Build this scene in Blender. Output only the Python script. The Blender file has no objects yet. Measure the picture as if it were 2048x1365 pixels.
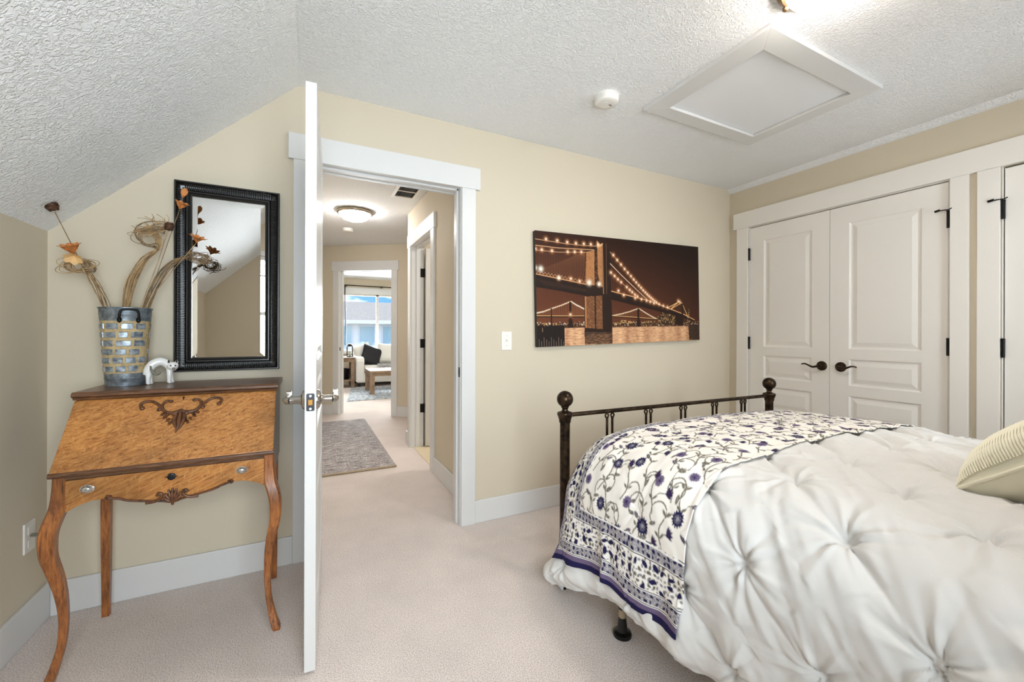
import bpy, bmesh, math, random
import numpy as np
from math import sin, cos, pi, radians as rad

# ------------------------------------------------------------------ camera, world, light
SC = bpy.context.scene
C = SC.collection
cam_d = bpy.data.cameras.new('camera')
cam = bpy.data.objects.new('camera', cam_d)
C.objects.link(cam)
cam_d.sensor_width = 36.0
cam_d.lens = 820.0 / 2048.0 * 36.0
cam_d.shift_y = -14.0 / 2048.0
cam_d.clip_start = 0.02
from mathutils import Matrix, Vector
cam.matrix_world = (Matrix.Translation((0, 0, 1.17)) @ Matrix.Rotation(-0.4642, 4, 'Z')
                    @ Matrix.Rotation(pi / 2, 4, 'X') @ Matrix.Rotation(0.0028, 4, 'Z'))
SC.camera = cam

SC.view_settings.view_transform = 'Standard'
SC.view_settings.look = 'None'
SC.view_settings.gamma = 1.0
SC.view_settings.use_curve_mapping = False
SC.view_settings.exposure = 0.94
SC.cycles.use_adaptive_sampling = True
SC.cycles.adaptive_threshold = 0.08
SC.cycles.caustics_reflective = False
SC.cycles.caustics_refractive = False
SC.cycles.diffuse_bounces = 5

world = bpy.data.worlds.new('world')
SC.world = world
world.use_nodes = True
nt = world.node_tree
nt.nodes.clear()
w_out = nt.nodes.new('ShaderNodeOutputWorld')
w_bg = nt.nodes.new('ShaderNodeBackground')
w_tc = nt.nodes.new('ShaderNodeTexCoord')
w_mp = nt.nodes.new('ShaderNodeMapping')
w_mp.inputs['Scale'].default_value = (1, 1, 3.0)
w_nz = nt.nodes.new('ShaderNodeTexNoise')
w_nz.inputs['Scale'].default_value = 9.0
w_nz.inputs['Detail'].default_value = 6.0
w_rp = nt.nodes.new('ShaderNodeValToRGB')
w_rp.color_ramp.elements[0].position = 0.46
w_rp.color_ramp.elements[0].color = (0.07, 0.19, 0.55, 1)
w_rp.color_ramp.elements[1].position = 0.60
w_rp.color_ramp.elements[1].color = (0.75, 0.78, 0.82, 1)
nt.links.new(w_tc.outputs['Generated'], w_mp.inputs['Vector'])
nt.links.new(w_mp.outputs['Vector'], w_nz.inputs['Vector'])
nt.links.new(w_nz.outputs['Fac'], w_rp.inputs['Fac'])
nt.links.new(w_rp.outputs['Color'], w_bg.inputs['Color'])
w_bg.inputs['Strength'].default_value = 1.7
nt.links.new(w_bg.outputs['Background'], w_out.inputs['Surface'])

def area_light(name, loc, rot, sx, sy, power, col):
    d = bpy.data.lights.new(name, 'AREA')
    d.shape = 'RECTANGLE'
    d.size = sx
    d.size_y = sy
    d.energy = power
    d.color = col
    o = bpy.data.objects.new(name, d)
    C.objects.link(o)
    o.location = loc
    o.rotation_euler = rot
    return o

# daylight through the bedroom window behind the camera, an added narrow one, and the far room's window
P_W1, P_W3, P_FAR = 46.0, 17.0, 255.0
DAY = (0.88, 0.95, 1.0)
area_light('window_daylight', (0.19, -0.80, 1.38), (rad(90), 0, 0), 1.08, 1.28, P_W1, DAY)
area_light('window_daylight', (2.55, -0.80, 1.38), (rad(90), 0, 0), 0.50, 1.28, P_W3, DAY)  # belongs to the added narrow window, brightens the closet side
area_light('far_window_daylight', (1.7, 10.75, 1.5), (rad(-90), 0, 0), 2.4, 1.3, P_FAR, (0.95, 0.98, 1.0))
LAMP_STRENGTH = 33.0
HALL_LAMP_STRENGTH = 36.0

# ------------------------------------------------------------------ measured constants (metres)
D, R, XL, S, E, H = 2.371, 3.331, -0.957, -0.04, -0.61, 2.44
KNEE = 1.589
W = 0.962

# ------------------------------------------------------------------ helpers
def lin(r, g, b):
    return tuple(((c / 255.0) / 12.92 if c / 255.0 <= 0.04045 else ((c / 255.0 + 0.055) / 1.055) ** 2.4) for c in (r, g, b))

MATS = {}
def mat(name, col=(0.8, 0.8, 0.8), rough=0.5, metal=0.0, bump=None, vary=None, emit=None, sheen=0.0, coat=0.0, spec=0.5):
    """bump=(scale, strength, distance, detail); vary=(scale, other colour, lo, hi)"""
    m = bpy.data.materials.new(name)
    m.use_nodes = True
    t = m.node_tree
    b = t.nodes['Principled BSDF']
    b.inputs['Base Color'].default_value = (*col, 1)
    b.inputs['Roughness'].default_value = rough
    b.inputs['Metallic'].default_value = metal
    b.inputs['Specular IOR Level'].default_value = spec
    if sheen:
        b.inputs['Sheen Weight'].default_value = sheen
    if coat:
        b.inputs['Coat Weight'].default_value = coat
        b.inputs['Coat Roughness'].default_value = 0.25
    tc = t.nodes.new('ShaderNodeTexCoord')
    if vary:
        n = t.nodes.new('ShaderNodeTexNoise')
        n.inputs['Scale'].default_value = vary[0]
        n.inputs['Detail'].default_value = 5
        rp = t.nodes.new('ShaderNodeValToRGB')
        rp.color_ramp.elements[0].position = vary[2]
        rp.color_ramp.elements[1].position = vary[3]
        rp.color_ramp.elements[0].color = (*col, 1)
        rp.color_ramp.elements[1].color = (*vary[1], 1)
        t.links.new(tc.outputs['Object'], n.inputs['Vector'])
        t.links.new(n.outputs['Fac'], rp.inputs['Fac'])
        t.links.new(rp.outputs['Color'], b.inputs['Base Color'])
    if bump:
        n = t.nodes.new('ShaderNodeTexNoise')
        n.inputs['Scale'].default_value = bump[0]
        n.inputs['Detail'].default_value = bump[3] if len(bump) > 3 else 3
        bp = t.nodes.new('ShaderNodeBump')
        bp.inputs['Strength'].default_value = bump[1]
        bp.inputs['Distance'].default_value = bump[2]
        t.links.new(tc.outputs['Object'], n.inputs['Vector'])
        t.links.new(n.outputs['Fac'], bp.inputs['Height'])
        t.links.new(bp.outputs['Normal'], b.inputs['Normal'])
    if emit:
        b.inputs['Emission Color'].default_value = (*emit[0], 1)
        b.inputs['Emission Strength'].default_value = emit[1]
    MATS[name] = m
    return m

mat('wall_paint', lin(213, 202, 181), 0.75, bump=(180, 0.12, 0.002))
mat('trim_white', lin(221, 221, 220), 0.38, bump=(60, 0.03, 0.001))
mat('door_white', lin(240, 236, 230), 0.42, bump=(90, 0.05, 0.001))
mat('plate_white', lin(235, 232, 226), 0.35)
mat('hatch_white', lin(238, 240, 243), 0.6)
mat('black_iron', lin(20, 19, 18), 0.38, 0.6, bump=(120, 0.15, 0.001))
mat('bronze', lin(74, 58, 42), 0.33, 0.85, vary=(35, lin(36, 27, 20), 0.35, 0.65), bump=(150, 0.1, 0.0008))
mat('nickel', lin(176, 170, 162), 0.24, 0.95)
mat('dark_metal', lin(58, 58, 62), 0.35, 0.9)
mat('brass', lin(150, 110, 55), 0.35, 0.9)
mat('pull_silver', lin(205, 203, 198), 0.28, 0.7, vary=(140, lin(120, 118, 112), 0.45, 0.7))
mat('black_frame', lin(17, 15, 14), 0.30, bump=(90, 0.1, 0.001), coat=0.3)
mat('black_edge', lin(24, 16, 13), 0.5)
mat('galvanized', lin(150, 158, 164), 0.42, 0.55, vary=(45, lin(100, 110, 118), 0.38, 0.62))
mat('brick_zinc', lin(176, 186, 196), 0.40, 0.5, vary=(60, lin(104, 116, 130), 0.40, 0.66))
mat('grout', lin(196, 174, 132), 0.85, vary=(70, lin(164, 142, 104), 0.45, 0.7), bump=(160, 0.3, 0.001))
mat('glaze_white', lin(240, 239, 236), 0.18, coat=0.4)
mat('glaze_black', lin(18, 18, 18), 0.25)
mat('glaze_grey', lin(120, 118, 104), 0.3)
mat('reed', lin(196, 164, 118), 0.7, vary=(30, lin(132, 100, 66), 0.42, 0.68))
mat('reed_dark', lin(150, 122, 88), 0.7, vary=(40, lin(96, 78, 56), 0.4, 0.66))
mat('petal_orange', lin(218, 146, 82), 0.65, vary=(60, lin(176, 98, 46), 0.45, 0.75))
mat('petal_pale', lin(232, 192, 134), 0.7)
mat('pod_brown', lin(104, 66, 42), 0.6, vary=(120, lin(44, 28, 20), 0.4, 0.62), bump=(160, 0.6, 0.004))
mat('linen_white', lin(222, 220, 217), 0.9, bump=(420, 0.12, 0.0012), sheen=0.15)
mat('mattress_white', lin(232, 230, 224), 0.9)
mat('pillow_back', lin(230, 224, 202), 0.45, sheen=0.2)
mat('pillow_bead', lin(233, 228, 206), 0.55, bump=(260, 0.4, 0.002))
mat('sofa_fabric', lin(232, 229, 222), 0.95, bump=(200, 0.2, 0.002))
mat('cushion_white', lin(232, 230, 224), 0.95)
mat('cushion_black', lin(34, 33, 36), 0.8, bump=(70, 0.3, 0.004))
mat('throw_grey', lin(178, 176, 174), 0.9, vary=(40, lin(126, 124, 124), 0.45, 0.6))
mat('washed_wood', lin(150, 124, 100), 0.65, vary=(14, lin(112, 90, 70), 0.4, 0.7))
mat('blue_rug', lin(196, 198, 198), 0.95, vary=(26, lin(112, 126, 142), 0.42, 0.60), bump=(120, 0.5, 0.006))
mat('rubber_black', lin(10, 10, 10), 0.25)
mat('tan_collar', lin(168, 150, 122), 0.6)
mat('vinyl', lin(226, 212, 182), 0.4)
mat('roof', lin(222, 202, 172), 0.9, vary=(22, lin(190, 170, 142), 0.4, 0.65), bump=(60, 0.4, 0.02))
mat('siding', lin(250, 246, 236), 0.8)
mat('house_glass', lin(160, 190, 194), 0.2)
mat('lawn', lin(110, 128, 78), 0.95)
mat('closet_shade', lin(40, 37, 34), 0.9)
mat('vent_dark', lin(82, 80, 74), 0.8)
mat('lamp_glass', lin(255, 250, 240), 0.4, emit=((1.0, 0.93, 0.85), LAMP_STRENGTH))
mat('hall_lamp_glass', lin(255, 250, 240), 0.4, emit=((1.0, 0.96, 0.94), HALL_LAMP_STRENGTH))
mat('lamp_pan', lin(180, 168, 148), 0.28, 0.85)
mat('lamp_pan_bronze', lin(120, 96, 66), 0.3, 0.85)

def nodes_of(name, rough=0.5):
    m = bpy.data.materials.new(name)
    m.use_nodes = True
    MATS[name] = m
    t = m.node_tree
    b = t.nodes['Principled BSDF']
    b.inputs['Roughness'].default_value = rough
    return m, t, b

# mirror
m, t, b = nodes_of('mirror_glass', 0.015)
b.inputs['Base Color'].default_value = (0.90, 0.91, 0.90, 1)
b.inputs['Metallic'].default_value = 1.0

# window pane: clear glass that still mirrors a little
m, t, b = nodes_of('pane')
t.nodes.remove(b)
tr = t.nodes.new('ShaderNodeBsdfTransparent')
tr.inputs['Color'].default_value = (0.97, 0.985, 0.98, 1)
gl = t.nodes.new('ShaderNodeBsdfGlossy')
gl.inputs['Roughness'].default_value = 0.01
fr = t.nodes.new('ShaderNodeFresnel')
fr.inputs['IOR'].default_value = 1.45
mx = t.nodes.new('ShaderNodeMixShader')
t.links.new(fr.outputs['Fac'], mx.inputs['Fac'])
t.links.new(tr.outputs['BSDF'], mx.inputs[1])
t.links.new(gl.outputs['BSDF'], mx.inputs[2])
t.links.new(mx.outputs['Shader'], t.nodes['Material Output'].inputs['Surface'])

# knockdown ceiling texture
m, t, b = nodes_of('ceiling_paint', 0.85)
b.inputs['Base Color'].default_value = (*lin(244, 245, 246), 1)
tc = t.nodes.new('ShaderNodeTexCoord')
n1 = t.nodes.new('ShaderNodeTexNoise')
n1.inputs['Scale'].default_value = 72
n1.inputs['Detail'].default_value = 2.5
n1.inputs['Distortion'].default_value = 1.2
rp = t.nodes.new('ShaderNodeValToRGB')
rp.color_ramp.elements[0].position = 0.44
rp.color_ramp.elements[1].position = 0.60
bp = t.nodes.new('ShaderNodeBump')
bp.inputs['Strength'].default_value = 0.68
bp.inputs['Distance'].default_value = 0.0048
t.links.new(tc.outputs['Object'], n1.inputs['Vector'])
t.links.new(n1.outputs['Fac'], rp.inputs['Fac'])
t.links.new(rp.outputs['Color'], bp.inputs['Height'])
t.links.new(bp.outputs['Normal'], b.inputs['Normal'])

# carpet: fine two-tone pile with broad brushed patches
m, t, b = nodes_of('carpet', 0.98)
b.inputs['Specular IOR Level'].default_value = 0.1
tc = t.nodes.new('ShaderNodeTexCoord')
n1 = t.nodes.new('ShaderNodeTexNoise'); n1.inputs['Scale'].default_value = 230; n1.inputs['Detail'].default_value = 2
n2 = t.nodes.new('ShaderNodeTexNoise'); n2.inputs['Scale'].default_value = 5; n2.inputs['Detail'].default_value = 4
r1 = t.nodes.new('ShaderNodeValToRGB')
r1.color_ramp.elements[0].position = 0.32; r1.color_ramp.elements[0].color = (*lin(196, 183, 176), 1)
r1.color_ramp.elements[1].position = 0.66; r1.color_ramp.elements[1].color = (*lin(250, 238, 231), 1)
r2 = t.nodes.new('ShaderNodeValToRGB')
r2.color_ramp.elements[0].position = 0.3; r2.color_ramp.elements[0].color = (0.90, 0.90, 0.90, 1)
r2.color_ramp.elements[1].position = 0.7; r2.color_ramp.elements[1].color = (1, 1, 1, 1)
mm = t.nodes.new('ShaderNodeMixRGB'); mm.blend_type = 'MULTIPLY'; mm.inputs['Fac'].default_value = 1
bp = t.nodes.new('ShaderNodeBump'); bp.inputs['Strength'].default_value = 0.6; bp.inputs['Distance'].default_value = 0.006
for n in (n1, n2):
    t.links.new(tc.outputs['Object'], n.inputs['Vector'])
t.links.new(n1.outputs['Fac'], r1.inputs['Fac']); t.links.new(n2.outputs['Fac'], r2.inputs['Fac'])
t.links.new(r1.outputs['Color'], mm.inputs[1]); t.links.new(r2.outputs['Color'], mm.inputs[2])
t.links.new(mm.outputs['Color'], b.inputs['Base Color'])
t.links.new(n1.outputs['Fac'], bp.inputs['Height']); t.links.new(bp.outputs['Normal'], b.inputs['Normal'])

# oak: quartersawn fleck bands over stretched grain
def oak(name, light, mid, dark, grain=(1.0, 9.0, 9.0), rot=0.0, fleck=0.5, rough=0.36, cloud=0.55):
    m, t, b = nodes_of(name, rough)
    b.inputs['Coat Weight'].default_value = 0.2
    b.inputs['Coat Roughness'].default_value = 0.25
    N_ = t.nodes.new
    tc = N_('ShaderNodeTexCoord')
    mp = N_('ShaderNodeMapping'); mp.inputs['Rotation'].default_value = (0, rot, 0)
    mps = N_('ShaderNodeMapping'); mps.inputs['Scale'].default_value = grain
    n1 = N_('ShaderNodeTexNoise'); n1.inputs['Scale'].default_value = 16; n1.inputs['Detail'].default_value = 6; n1.inputs['Roughness'].default_value = 0.65; n1.inputs['Distortion'].default_value = 0.5
    r1 = N_('ShaderNodeValToRGB')
    r1.color_ramp.elements[0].position = 0.30; r1.color_ramp.elements[0].color = (*dark, 1)
    r1.color_ramp.elements[1].position = 0.70; r1.color_ramp.elements[1].color = (*light, 1)
    el = r1.color_ramp.elements.new(0.46); el.color = (*mid, 1)
    n2 = N_('ShaderNodeTexNoise'); n2.inputs['Scale'].default_value = 7; n2.inputs['Detail'].default_value = 4
    r2 = N_('ShaderNodeValToRGB')
    r2.color_ramp.elements[0].position = 0.34; r2.color_ramp.elements[0].color = (1 - cloud, 1 - cloud, 1 - cloud, 1)
    r2.color_ramp.elements[1].position = 0.58; r2.color_ramp.elements[1].color = (1, 1, 1, 1)
    mm = N_('ShaderNodeMixRGB'); mm.blend_type = 'MULTIPLY'; mm.inputs['Fac'].default_value = 0.8
    # medullary flecks: broken curved streaks
    mpf = N_('ShaderNodeMapping'); mpf.inputs['Scale'].default_value = (3.2, 3.2, 1.0); mpf.inputs['Rotation'].default_value = (0, -0.5, 0)
    n3 = N_('ShaderNodeTexNoise'); n3.inputs['Scale'].default_value = 20; n3.inputs['Detail'].default_value = 2; n3.inputs['Distortion'].default_value = 2.2
    r3 = N_('ShaderNodeValToRGB')
    r3.color_ramp.elements[0].position = 0.56; r3.color_ramp.elements[0].color = (0, 0, 0, 1)
    r3.color_ramp.elements[1].position = 0.66; r3.color_ramp.elements[1].color = (fleck, fleck, fleck, 1)
    mx = N_('ShaderNodeMixRGB'); mx.inputs[2].default_value = (*light, 1)
    bp = N_('ShaderNodeBump'); bp.inputs['Strength'].default_value = 0.12; bp.inputs['Distance'].default_value = 0.001
    L = t.links.new
    L(tc.outputs['Object'], mp.inputs['Vector']); L(mp.outputs['Vector'], mps.inputs['Vector']); L(mps.outputs['Vector'], n1.inputs['Vector'])
    L(tc.outputs['Object'], n2.inputs['Vector']); L(tc.outputs['Object'], mpf.inputs['Vector']); L(mpf.outputs['Vector'], n3.inputs['Vector'])
    L(n1.outputs['Fac'], r1.inputs['Fac']); L(n2.outputs['Fac'], r2.inputs['Fac']); L(n3.outputs['Fac'], r3.inputs['Fac'])
    L(r1.outputs['Color'], mx.inputs[1]); L(r3.outputs['Color'], mx.inputs['Fac'])
    L(mx.outputs['Color'], mm.inputs[1]); L(r2.outputs['Color'], mm.inputs[2])
    L(mm.outputs['Color'], b.inputs['Base Color'])
    L(n1.outputs['Fac'], bp.inputs['Height']); L(bp.outputs['Normal'], b.inputs['Normal'])
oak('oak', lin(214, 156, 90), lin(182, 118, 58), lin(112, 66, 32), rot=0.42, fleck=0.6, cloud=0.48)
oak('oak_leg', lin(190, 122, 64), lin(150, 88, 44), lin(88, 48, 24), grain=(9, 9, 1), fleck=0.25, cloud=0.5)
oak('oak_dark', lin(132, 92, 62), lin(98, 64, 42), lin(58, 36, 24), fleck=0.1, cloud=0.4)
mat('carved_wood', lin(104, 62, 34), 0.4, vary=(60, lin(58, 32, 18), 0.45, 0.7), coat=0.2)
mat('keyhole_black', lin(20, 12, 8), 0.6)

# woven runner: cross bands of mixed yarn
m, t, b = nodes_of('runner_weave', 0.98)
tc = t.nodes.new('ShaderNodeTexCoord')
mp = t.nodes.new('ShaderNodeMapping'); mp.inputs['Scale'].default_value = (9, 60, 1)
n1 = t.nodes.new('ShaderNodeTexNoise'); n1.inputs['Scale'].default_value = 1.0; n1.inputs['Detail'].default_value = 4; n1.inputs['Roughness'].default_value = 0.7
mp3 = t.nodes.new('ShaderNodeMapping'); mp3.inputs['Scale'].default_value = (70, 110, 1)
n3 = t.nodes.new('ShaderNodeTexNoise'); n3.inputs['Scale'].default_value = 1.0; n3.inputs['Detail'].default_value = 3
r1 = t.nodes.new('ShaderNodeValToRGB')
r1.color_ramp.elements[0].position = 0.36; r1.color_ramp.elements[0].color = (*lin(104, 98, 98), 1)
r1.color_ramp.elements[1].position = 0.62; r1.color_ramp.elements[1].color = (*lin(222, 212, 208), 1)
e = r1.color_ramp.elements.new(0.5); e.color = (*lin(172, 164, 162), 1)
r3 = t.nodes.new('ShaderNodeValToRGB')
r3.color_ramp.elements[0].position = 0.36; r3.color_ramp.elements[0].color = (*lin(130, 124, 124), 1)
r3.color_ramp.elements[1].position = 0.56; r3.color_ramp.elements[1].color = (1, 1, 1, 1)
mm = t.nodes.new('ShaderNodeMixRGB'); mm.blend_type = 'MULTIPLY'; mm.inputs['Fac'].default_value = 0.9
bp = t.nodes.new('ShaderNodeBump'); bp.inputs['Strength'].default_value = 0.8; bp.inputs['Distance'].default_value = 0.006
t.links.new(tc.outputs['Object'], mp.inputs['Vector']); t.links.new(mp.outputs['Vector'], n1.inputs['Vector'])
t.links.new(tc.outputs['Object'], mp3.inputs['Vector']); t.links.new(mp3.outputs['Vector'], n3.inputs['Vector'])
t.links.new(n1.outputs['Fac'], r1.inputs['Fac']); t.links.new(n3.outputs['Fac'], r3.inputs['Fac'])
t.links.new(r1.outputs['Color'], mm.inputs[1]); t.links.new(r3.outputs['Color'], mm.inputs[2])
t.links.new(mm.outputs['Color'], b.inputs['Base Color'])
t.links.new(n3.outputs['Fac'], bp.inputs['Height']); t.links.new(bp.outputs['Normal'], b.inputs['Normal'])

# prints carried on a mesh colour attribute
for nm, ro in (('printed_canvas', 0.55), ('printed_cotton', 0.9)):
    m, t, b = nodes_of(nm, ro)
    b.inputs['Specular IOR Level'].default_value = 0.2
    a = t.nodes.new('ShaderNodeAttribute'); a.attribute_name = 'print'
    t.links.new(a.outputs['Color'], b.inputs['Base Color'])

ORG = {}
class MB:
    def __init__(s):
        s.v = []; s.f = []
    def add(s, vs, fs):
        k = len(s.v)
        s.v += [tuple(p) for p in vs]
        s.f += [tuple(i + k for i in f) for f in fs]
        return s
    def box(s, x0, x1, y0, y1, z0, z1):
        vs = [(x, y, z) for z in (z0, z1) for y in (y0, y1) for x in (x0, x1)]
        return s.add(vs, [(0, 2, 3, 1), (4, 5, 7, 6), (0, 1, 5, 4), (2, 6, 7, 3), (0, 4, 6, 2), (1, 3, 7, 5)])
    def prism(s, poly, ax, a0, a1):
        n = len(poly)
        def pt(p, a):
            return {'x': (a, p[0], p[1]), 'y': (p[0], a, p[1]), 'z': (p[0], p[1], a)}[ax]
        vs = [pt(p, a0) for p in poly] + [pt(p, a1) for p in poly]
        fs = [tuple(range(n)), tuple(range(2 * n - 1, n - 1, -1))]
        fs += [(i, (i + 1) % n, n + (i + 1) % n, n + i) for i in range(n)]
        return s.add(vs, fs)
    def lathe(s, prof, c, n=24, ax='z'):
        vs = []; fs = []
        for (r, h) in prof:
            for k in range(n):
                a = 2 * pi * k / n
                u, v = r * cos(a), r * sin(a)
                p = {'z': (u, v, h), 'x': (h, u, v), 'y': (u, h, v)}[ax]
                vs.append((c[0] + p[0], c[1] + p[1], c[2] + p[2]))
        for i in range(len(prof) - 1):
            for k in range(n):
                k2 = (k + 1) % n
                fs.append((i * n + k, i * n + k2, (i + 1) * n + k2, (i + 1) * n + k))
        if prof[0][0] > 1e-6: fs.append(tuple(range(n - 1, -1, -1)))
        if prof[-1][0] > 1e-6: fs.append(tuple(range((len(prof) - 1) * n, len(prof) * n)))
        return s.add(vs, fs)
    def tube(s, pts, r, n=8, flat=1.0):
        P = [Vector(p) for p in pts]
        m = len(P)
        rs = r if hasattr(r, '__len__') else [r] * m
        T = [(P[min(i + 1, m - 1)] - P[max(i - 1, 0)]).normalized() for i in range(m)]
        up = Vector((0, 0, 1)) if abs(T[0].z) < 0.9 else Vector((1, 0, 0))
        nn = (up - T[0] * up.dot(T[0])).normalized()
        vs = []; fs = []
        for i in range(m):
            nn = (nn - T[i] * nn.dot(T[i])).normalized()
            bb = T[i].cross(nn)
            for k in range(n):
                a = 2 * pi * k / n
                vs.append(P[i] + (nn * cos(a) * flat + bb * sin(a)) * rs[i])
        for i in range(m - 1):
            for k in range(n):
                k2 = (k + 1) % n
                fs.append((i * n + k, i * n + k2, (i + 1) * n + k2, (i + 1) * n + k))
        fs.append(tuple(range(n - 1, -1, -1)))
        fs.append(tuple(range((m - 1) * n, m * n)))
        return s.add(vs, fs)
    def ell(s, c, r, n=16, m=10):
        rx, ry, rz = r if hasattr(r, '__len__') else (r, r, r)
        k = len(s.v)
        pr = [(sin(pi * i / m), -cos(pi * i / m)) for i in range(m + 1)]
        pr[0] = (0.02, pr[0][1]); pr[-1] = (0.02, pr[-1][1])
        s.lathe(pr, (0, 0, 0), n)
        for i in range(k, len(s.v)):
            x, y, z = s.v[i]
            s.v[i] = (c[0] + x * rx, c[1] + y * ry, c[2] + z * rz)
        return s
    def loft(s, secs, close=True):
        n = len(secs[0]); vs = [p for q in secs for p in q]; fs = []
        for i in range(len(secs) - 1):
            for k in range(n):
                k2 = (k + 1) % n
                fs.append((i * n + k, i * n + k2, (i + 1) * n + k2, (i + 1) * n + k))
        fs.append(tuple(range(n - 1, -1, -1))); fs.append(tuple(range((len(secs) - 1) * n, len(secs) * n)))
        return s.add(vs, fs)
    def grid(s, P):
        nu, nv = len(P), len(P[0])
        vs = [p for row in P for p in row]
        fs = [(i * nv + j, i * nv + j + 1, (i + 1) * nv + j + 1, (i + 1) * nv + j) for i in range(nu - 1) for j in range(nv - 1)]
        return s.add(vs, fs)
    def xf(s, fn, start=0):
        for i in range(start, len(s.v)):
            s.v[i] = tuple(fn(Vector(s.v[i])))
        return s

def props(o, label=None, cat=None, group=None, kind=None):
    if label: o['label'] = label
    if cat: o['category'] = cat
    if group: o['group'] = group
    if kind: o['kind'] = kind
    return o

def build(mb, name, m, parent=None, smooth=None, bevel=0, label=None, cat=None, group=None, kind=None, fix=True):
    V = np.array([tuple(p) for p in mb.v], dtype=float)
    if parent is not None:
        o0 = ORG[parent.name]
    else:
        lo, hi = V.min(0), V.max(0)
        o0 = np.array([(lo[0] + hi[0]) / 2, (lo[1] + hi[1]) / 2, lo[2]])
    me = bpy.data.meshes.new(name)
    me.from_pydata((V - o0).tolist(), [], mb.f)
    if fix:
        bm = bmesh.new(); bm.from_mesh(me)
        bmesh.ops.recalc_face_normals(bm, faces=bm.faces)
        bm.to_mesh(me); bm.free()
    me.materials.append(MATS[m])
    if smooth:
        me.polygons.foreach_set('use_smooth', [True] * len(me.polygons))
        me.set_sharp_from_angle(angle=rad(smooth))
    o = bpy.data.objects.new(name, me)
    C.objects.link(o)
    if parent is not None:
        o.parent = parent
    else:
        o.location = o0
    ORG[o.name] = o0
    if bevel:
        md = o.modifiers.new('bevel', 'BEVEL')
        md.width = bevel; md.segments = 2; md.limit_method = 'ANGLE'; md.angle_limit = rad(40)
    return props(o, label, cat, group, kind)

def thing(name, label, cat, loc, group=None, kind=None):
    o = bpy.data.objects.new(name, None)
    C.objects.link(o)
    o.location = loc
    ORG[o.name] = np.array(loc, dtype=float)
    return props(o, label, cat, group, kind)

def dup(o, off, parent=None):
    """copy of one mesh part, shifted by off (local metres)"""
    c = o.copy()
    C.objects.link(c)
    c.parent = parent if parent is not None else o.parent
    src = ORG[o.name]
    tgt = ORG[c.parent.name] if c.parent is not None else np.zeros(3)
    c.location = Vector(off) + Vector(src - tgt) if c.parent is not None else o.location + Vector(off)
    ORG[c.name] = src + np.array(off)
    return c

def bx(name, m, x0, x1, y0, y1, z0, z1, **k):
    return build(MB().box(x0, x1, y0, y1, z0, z1), name, m, **k)

def ST(mb, name, m, **k):
    return build(mb, name, m, kind='structure', **k)

def arc(c, r, a0, a1, n, f=None):
    return [(c[0] + r * cos(a0 + (a1 - a0) * i / n), c[1] + r * sin(a0 + (a1 - a0) * i / n)) for i in range(n + 1)]

def spline(pts, n=8):
    """Catmull-Rom through points"""
    P = [Vector(p) for p in pts]
    P = [P[0] * 2 - P[1]] + P + [P[-1] * 2 - P[-2]]
    out = []
    for i in range(1, len(P) - 2):
        for k in range(n):
            t = k / n
            a, b_, c, d = P[i - 1], P[i], P[i + 1], P[i + 2]
            out.append(0.5 * ((2 * b_) + (c - a) * t + (2 * a - 5 * b_ + 4 * c - d) * t * t + (3 * b_ - a - 3 * c + d) * t ** 3))
    out.append(P[-2])
    return out

# ------------------------------------------------------------------ bedroom shell
floor = ST(MB().prism([(-1.3, -0.75), (4.6, -0.75), (4.6, 10.6), (-1.3, 10.6)], 'z', -0.1, 0.0), 'floor', 'carpet', label='pale pinkish beige carpet', cat='floor')

OL, OR_, OH = 0.015, 0.851, 2.080        # rough door opening
wb = MB()
wb.prism([(XL - 0.1, 0), (OL, 0), (OL, H), (S, H), (XL, KNEE), (XL - 0.1, KNEE)], 'y', D, D + 0.12)
wb.prism([(OL, OH), (OR_, OH), (OR_, H), (OL, H)], 'y', D, D + 0.12)
wb.prism([(OR_, 0), (R + 0.75, 0), (R + 0.75, H), (OR_, H)], 'y', D, D + 0.12)
wall_back = ST(wb, 'wall_back', 'wall_paint')
wall_left = ST(MB().box(XL - 0.1, XL, E - 0.1, D, 0, KNEE), 'wall_left', 'wall_paint')

sn = Vector((-(H - KNEE), S - XL)).normalized() * 0.1
ST(MB().prism([(XL, KNEE), (S, H), (S + sn.x, H + sn.y), (XL + sn.x, KNEE + sn.y)], 'y', E - 0.1, D), 'ceiling_slope', 'ceiling_paint')
ceiling = ST(MB().box(S, R + 0.75, E - 0.1, D + 0.0, H, H + 0.1), 'ceiling', 'ceiling_paint')

# right wall with the two closet openings
C1a, C1b, C2a, C2b, CH = 0.990, 2.193, 0.16, 0.788, 2.072
wr = MB()
wr.box(R, R + 0.12, C1b, D, 0, CH)
wr.box(R, R + 0.12, C2b, C1a, 0, CH)
wr.box(R, R + 0.12, E - 0.1, C2a, 0, CH)
wr.box(R, R + 0.12, E - 0.1, D, CH, H)
ST(wr, 'wall_right', 'wall_paint')
wc = MB()
wc.box(R + 0.65, R + 0.75, E - 0.1, D, 0, H)
wc.box(R + 0.12, R + 0.65, C2b + 0.06, C2b + 0.12, 0, H)
ST(wc, 'wall_closet', 'closet_shade')  # dark colour stands in for closet shade behind the door gaps

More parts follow.
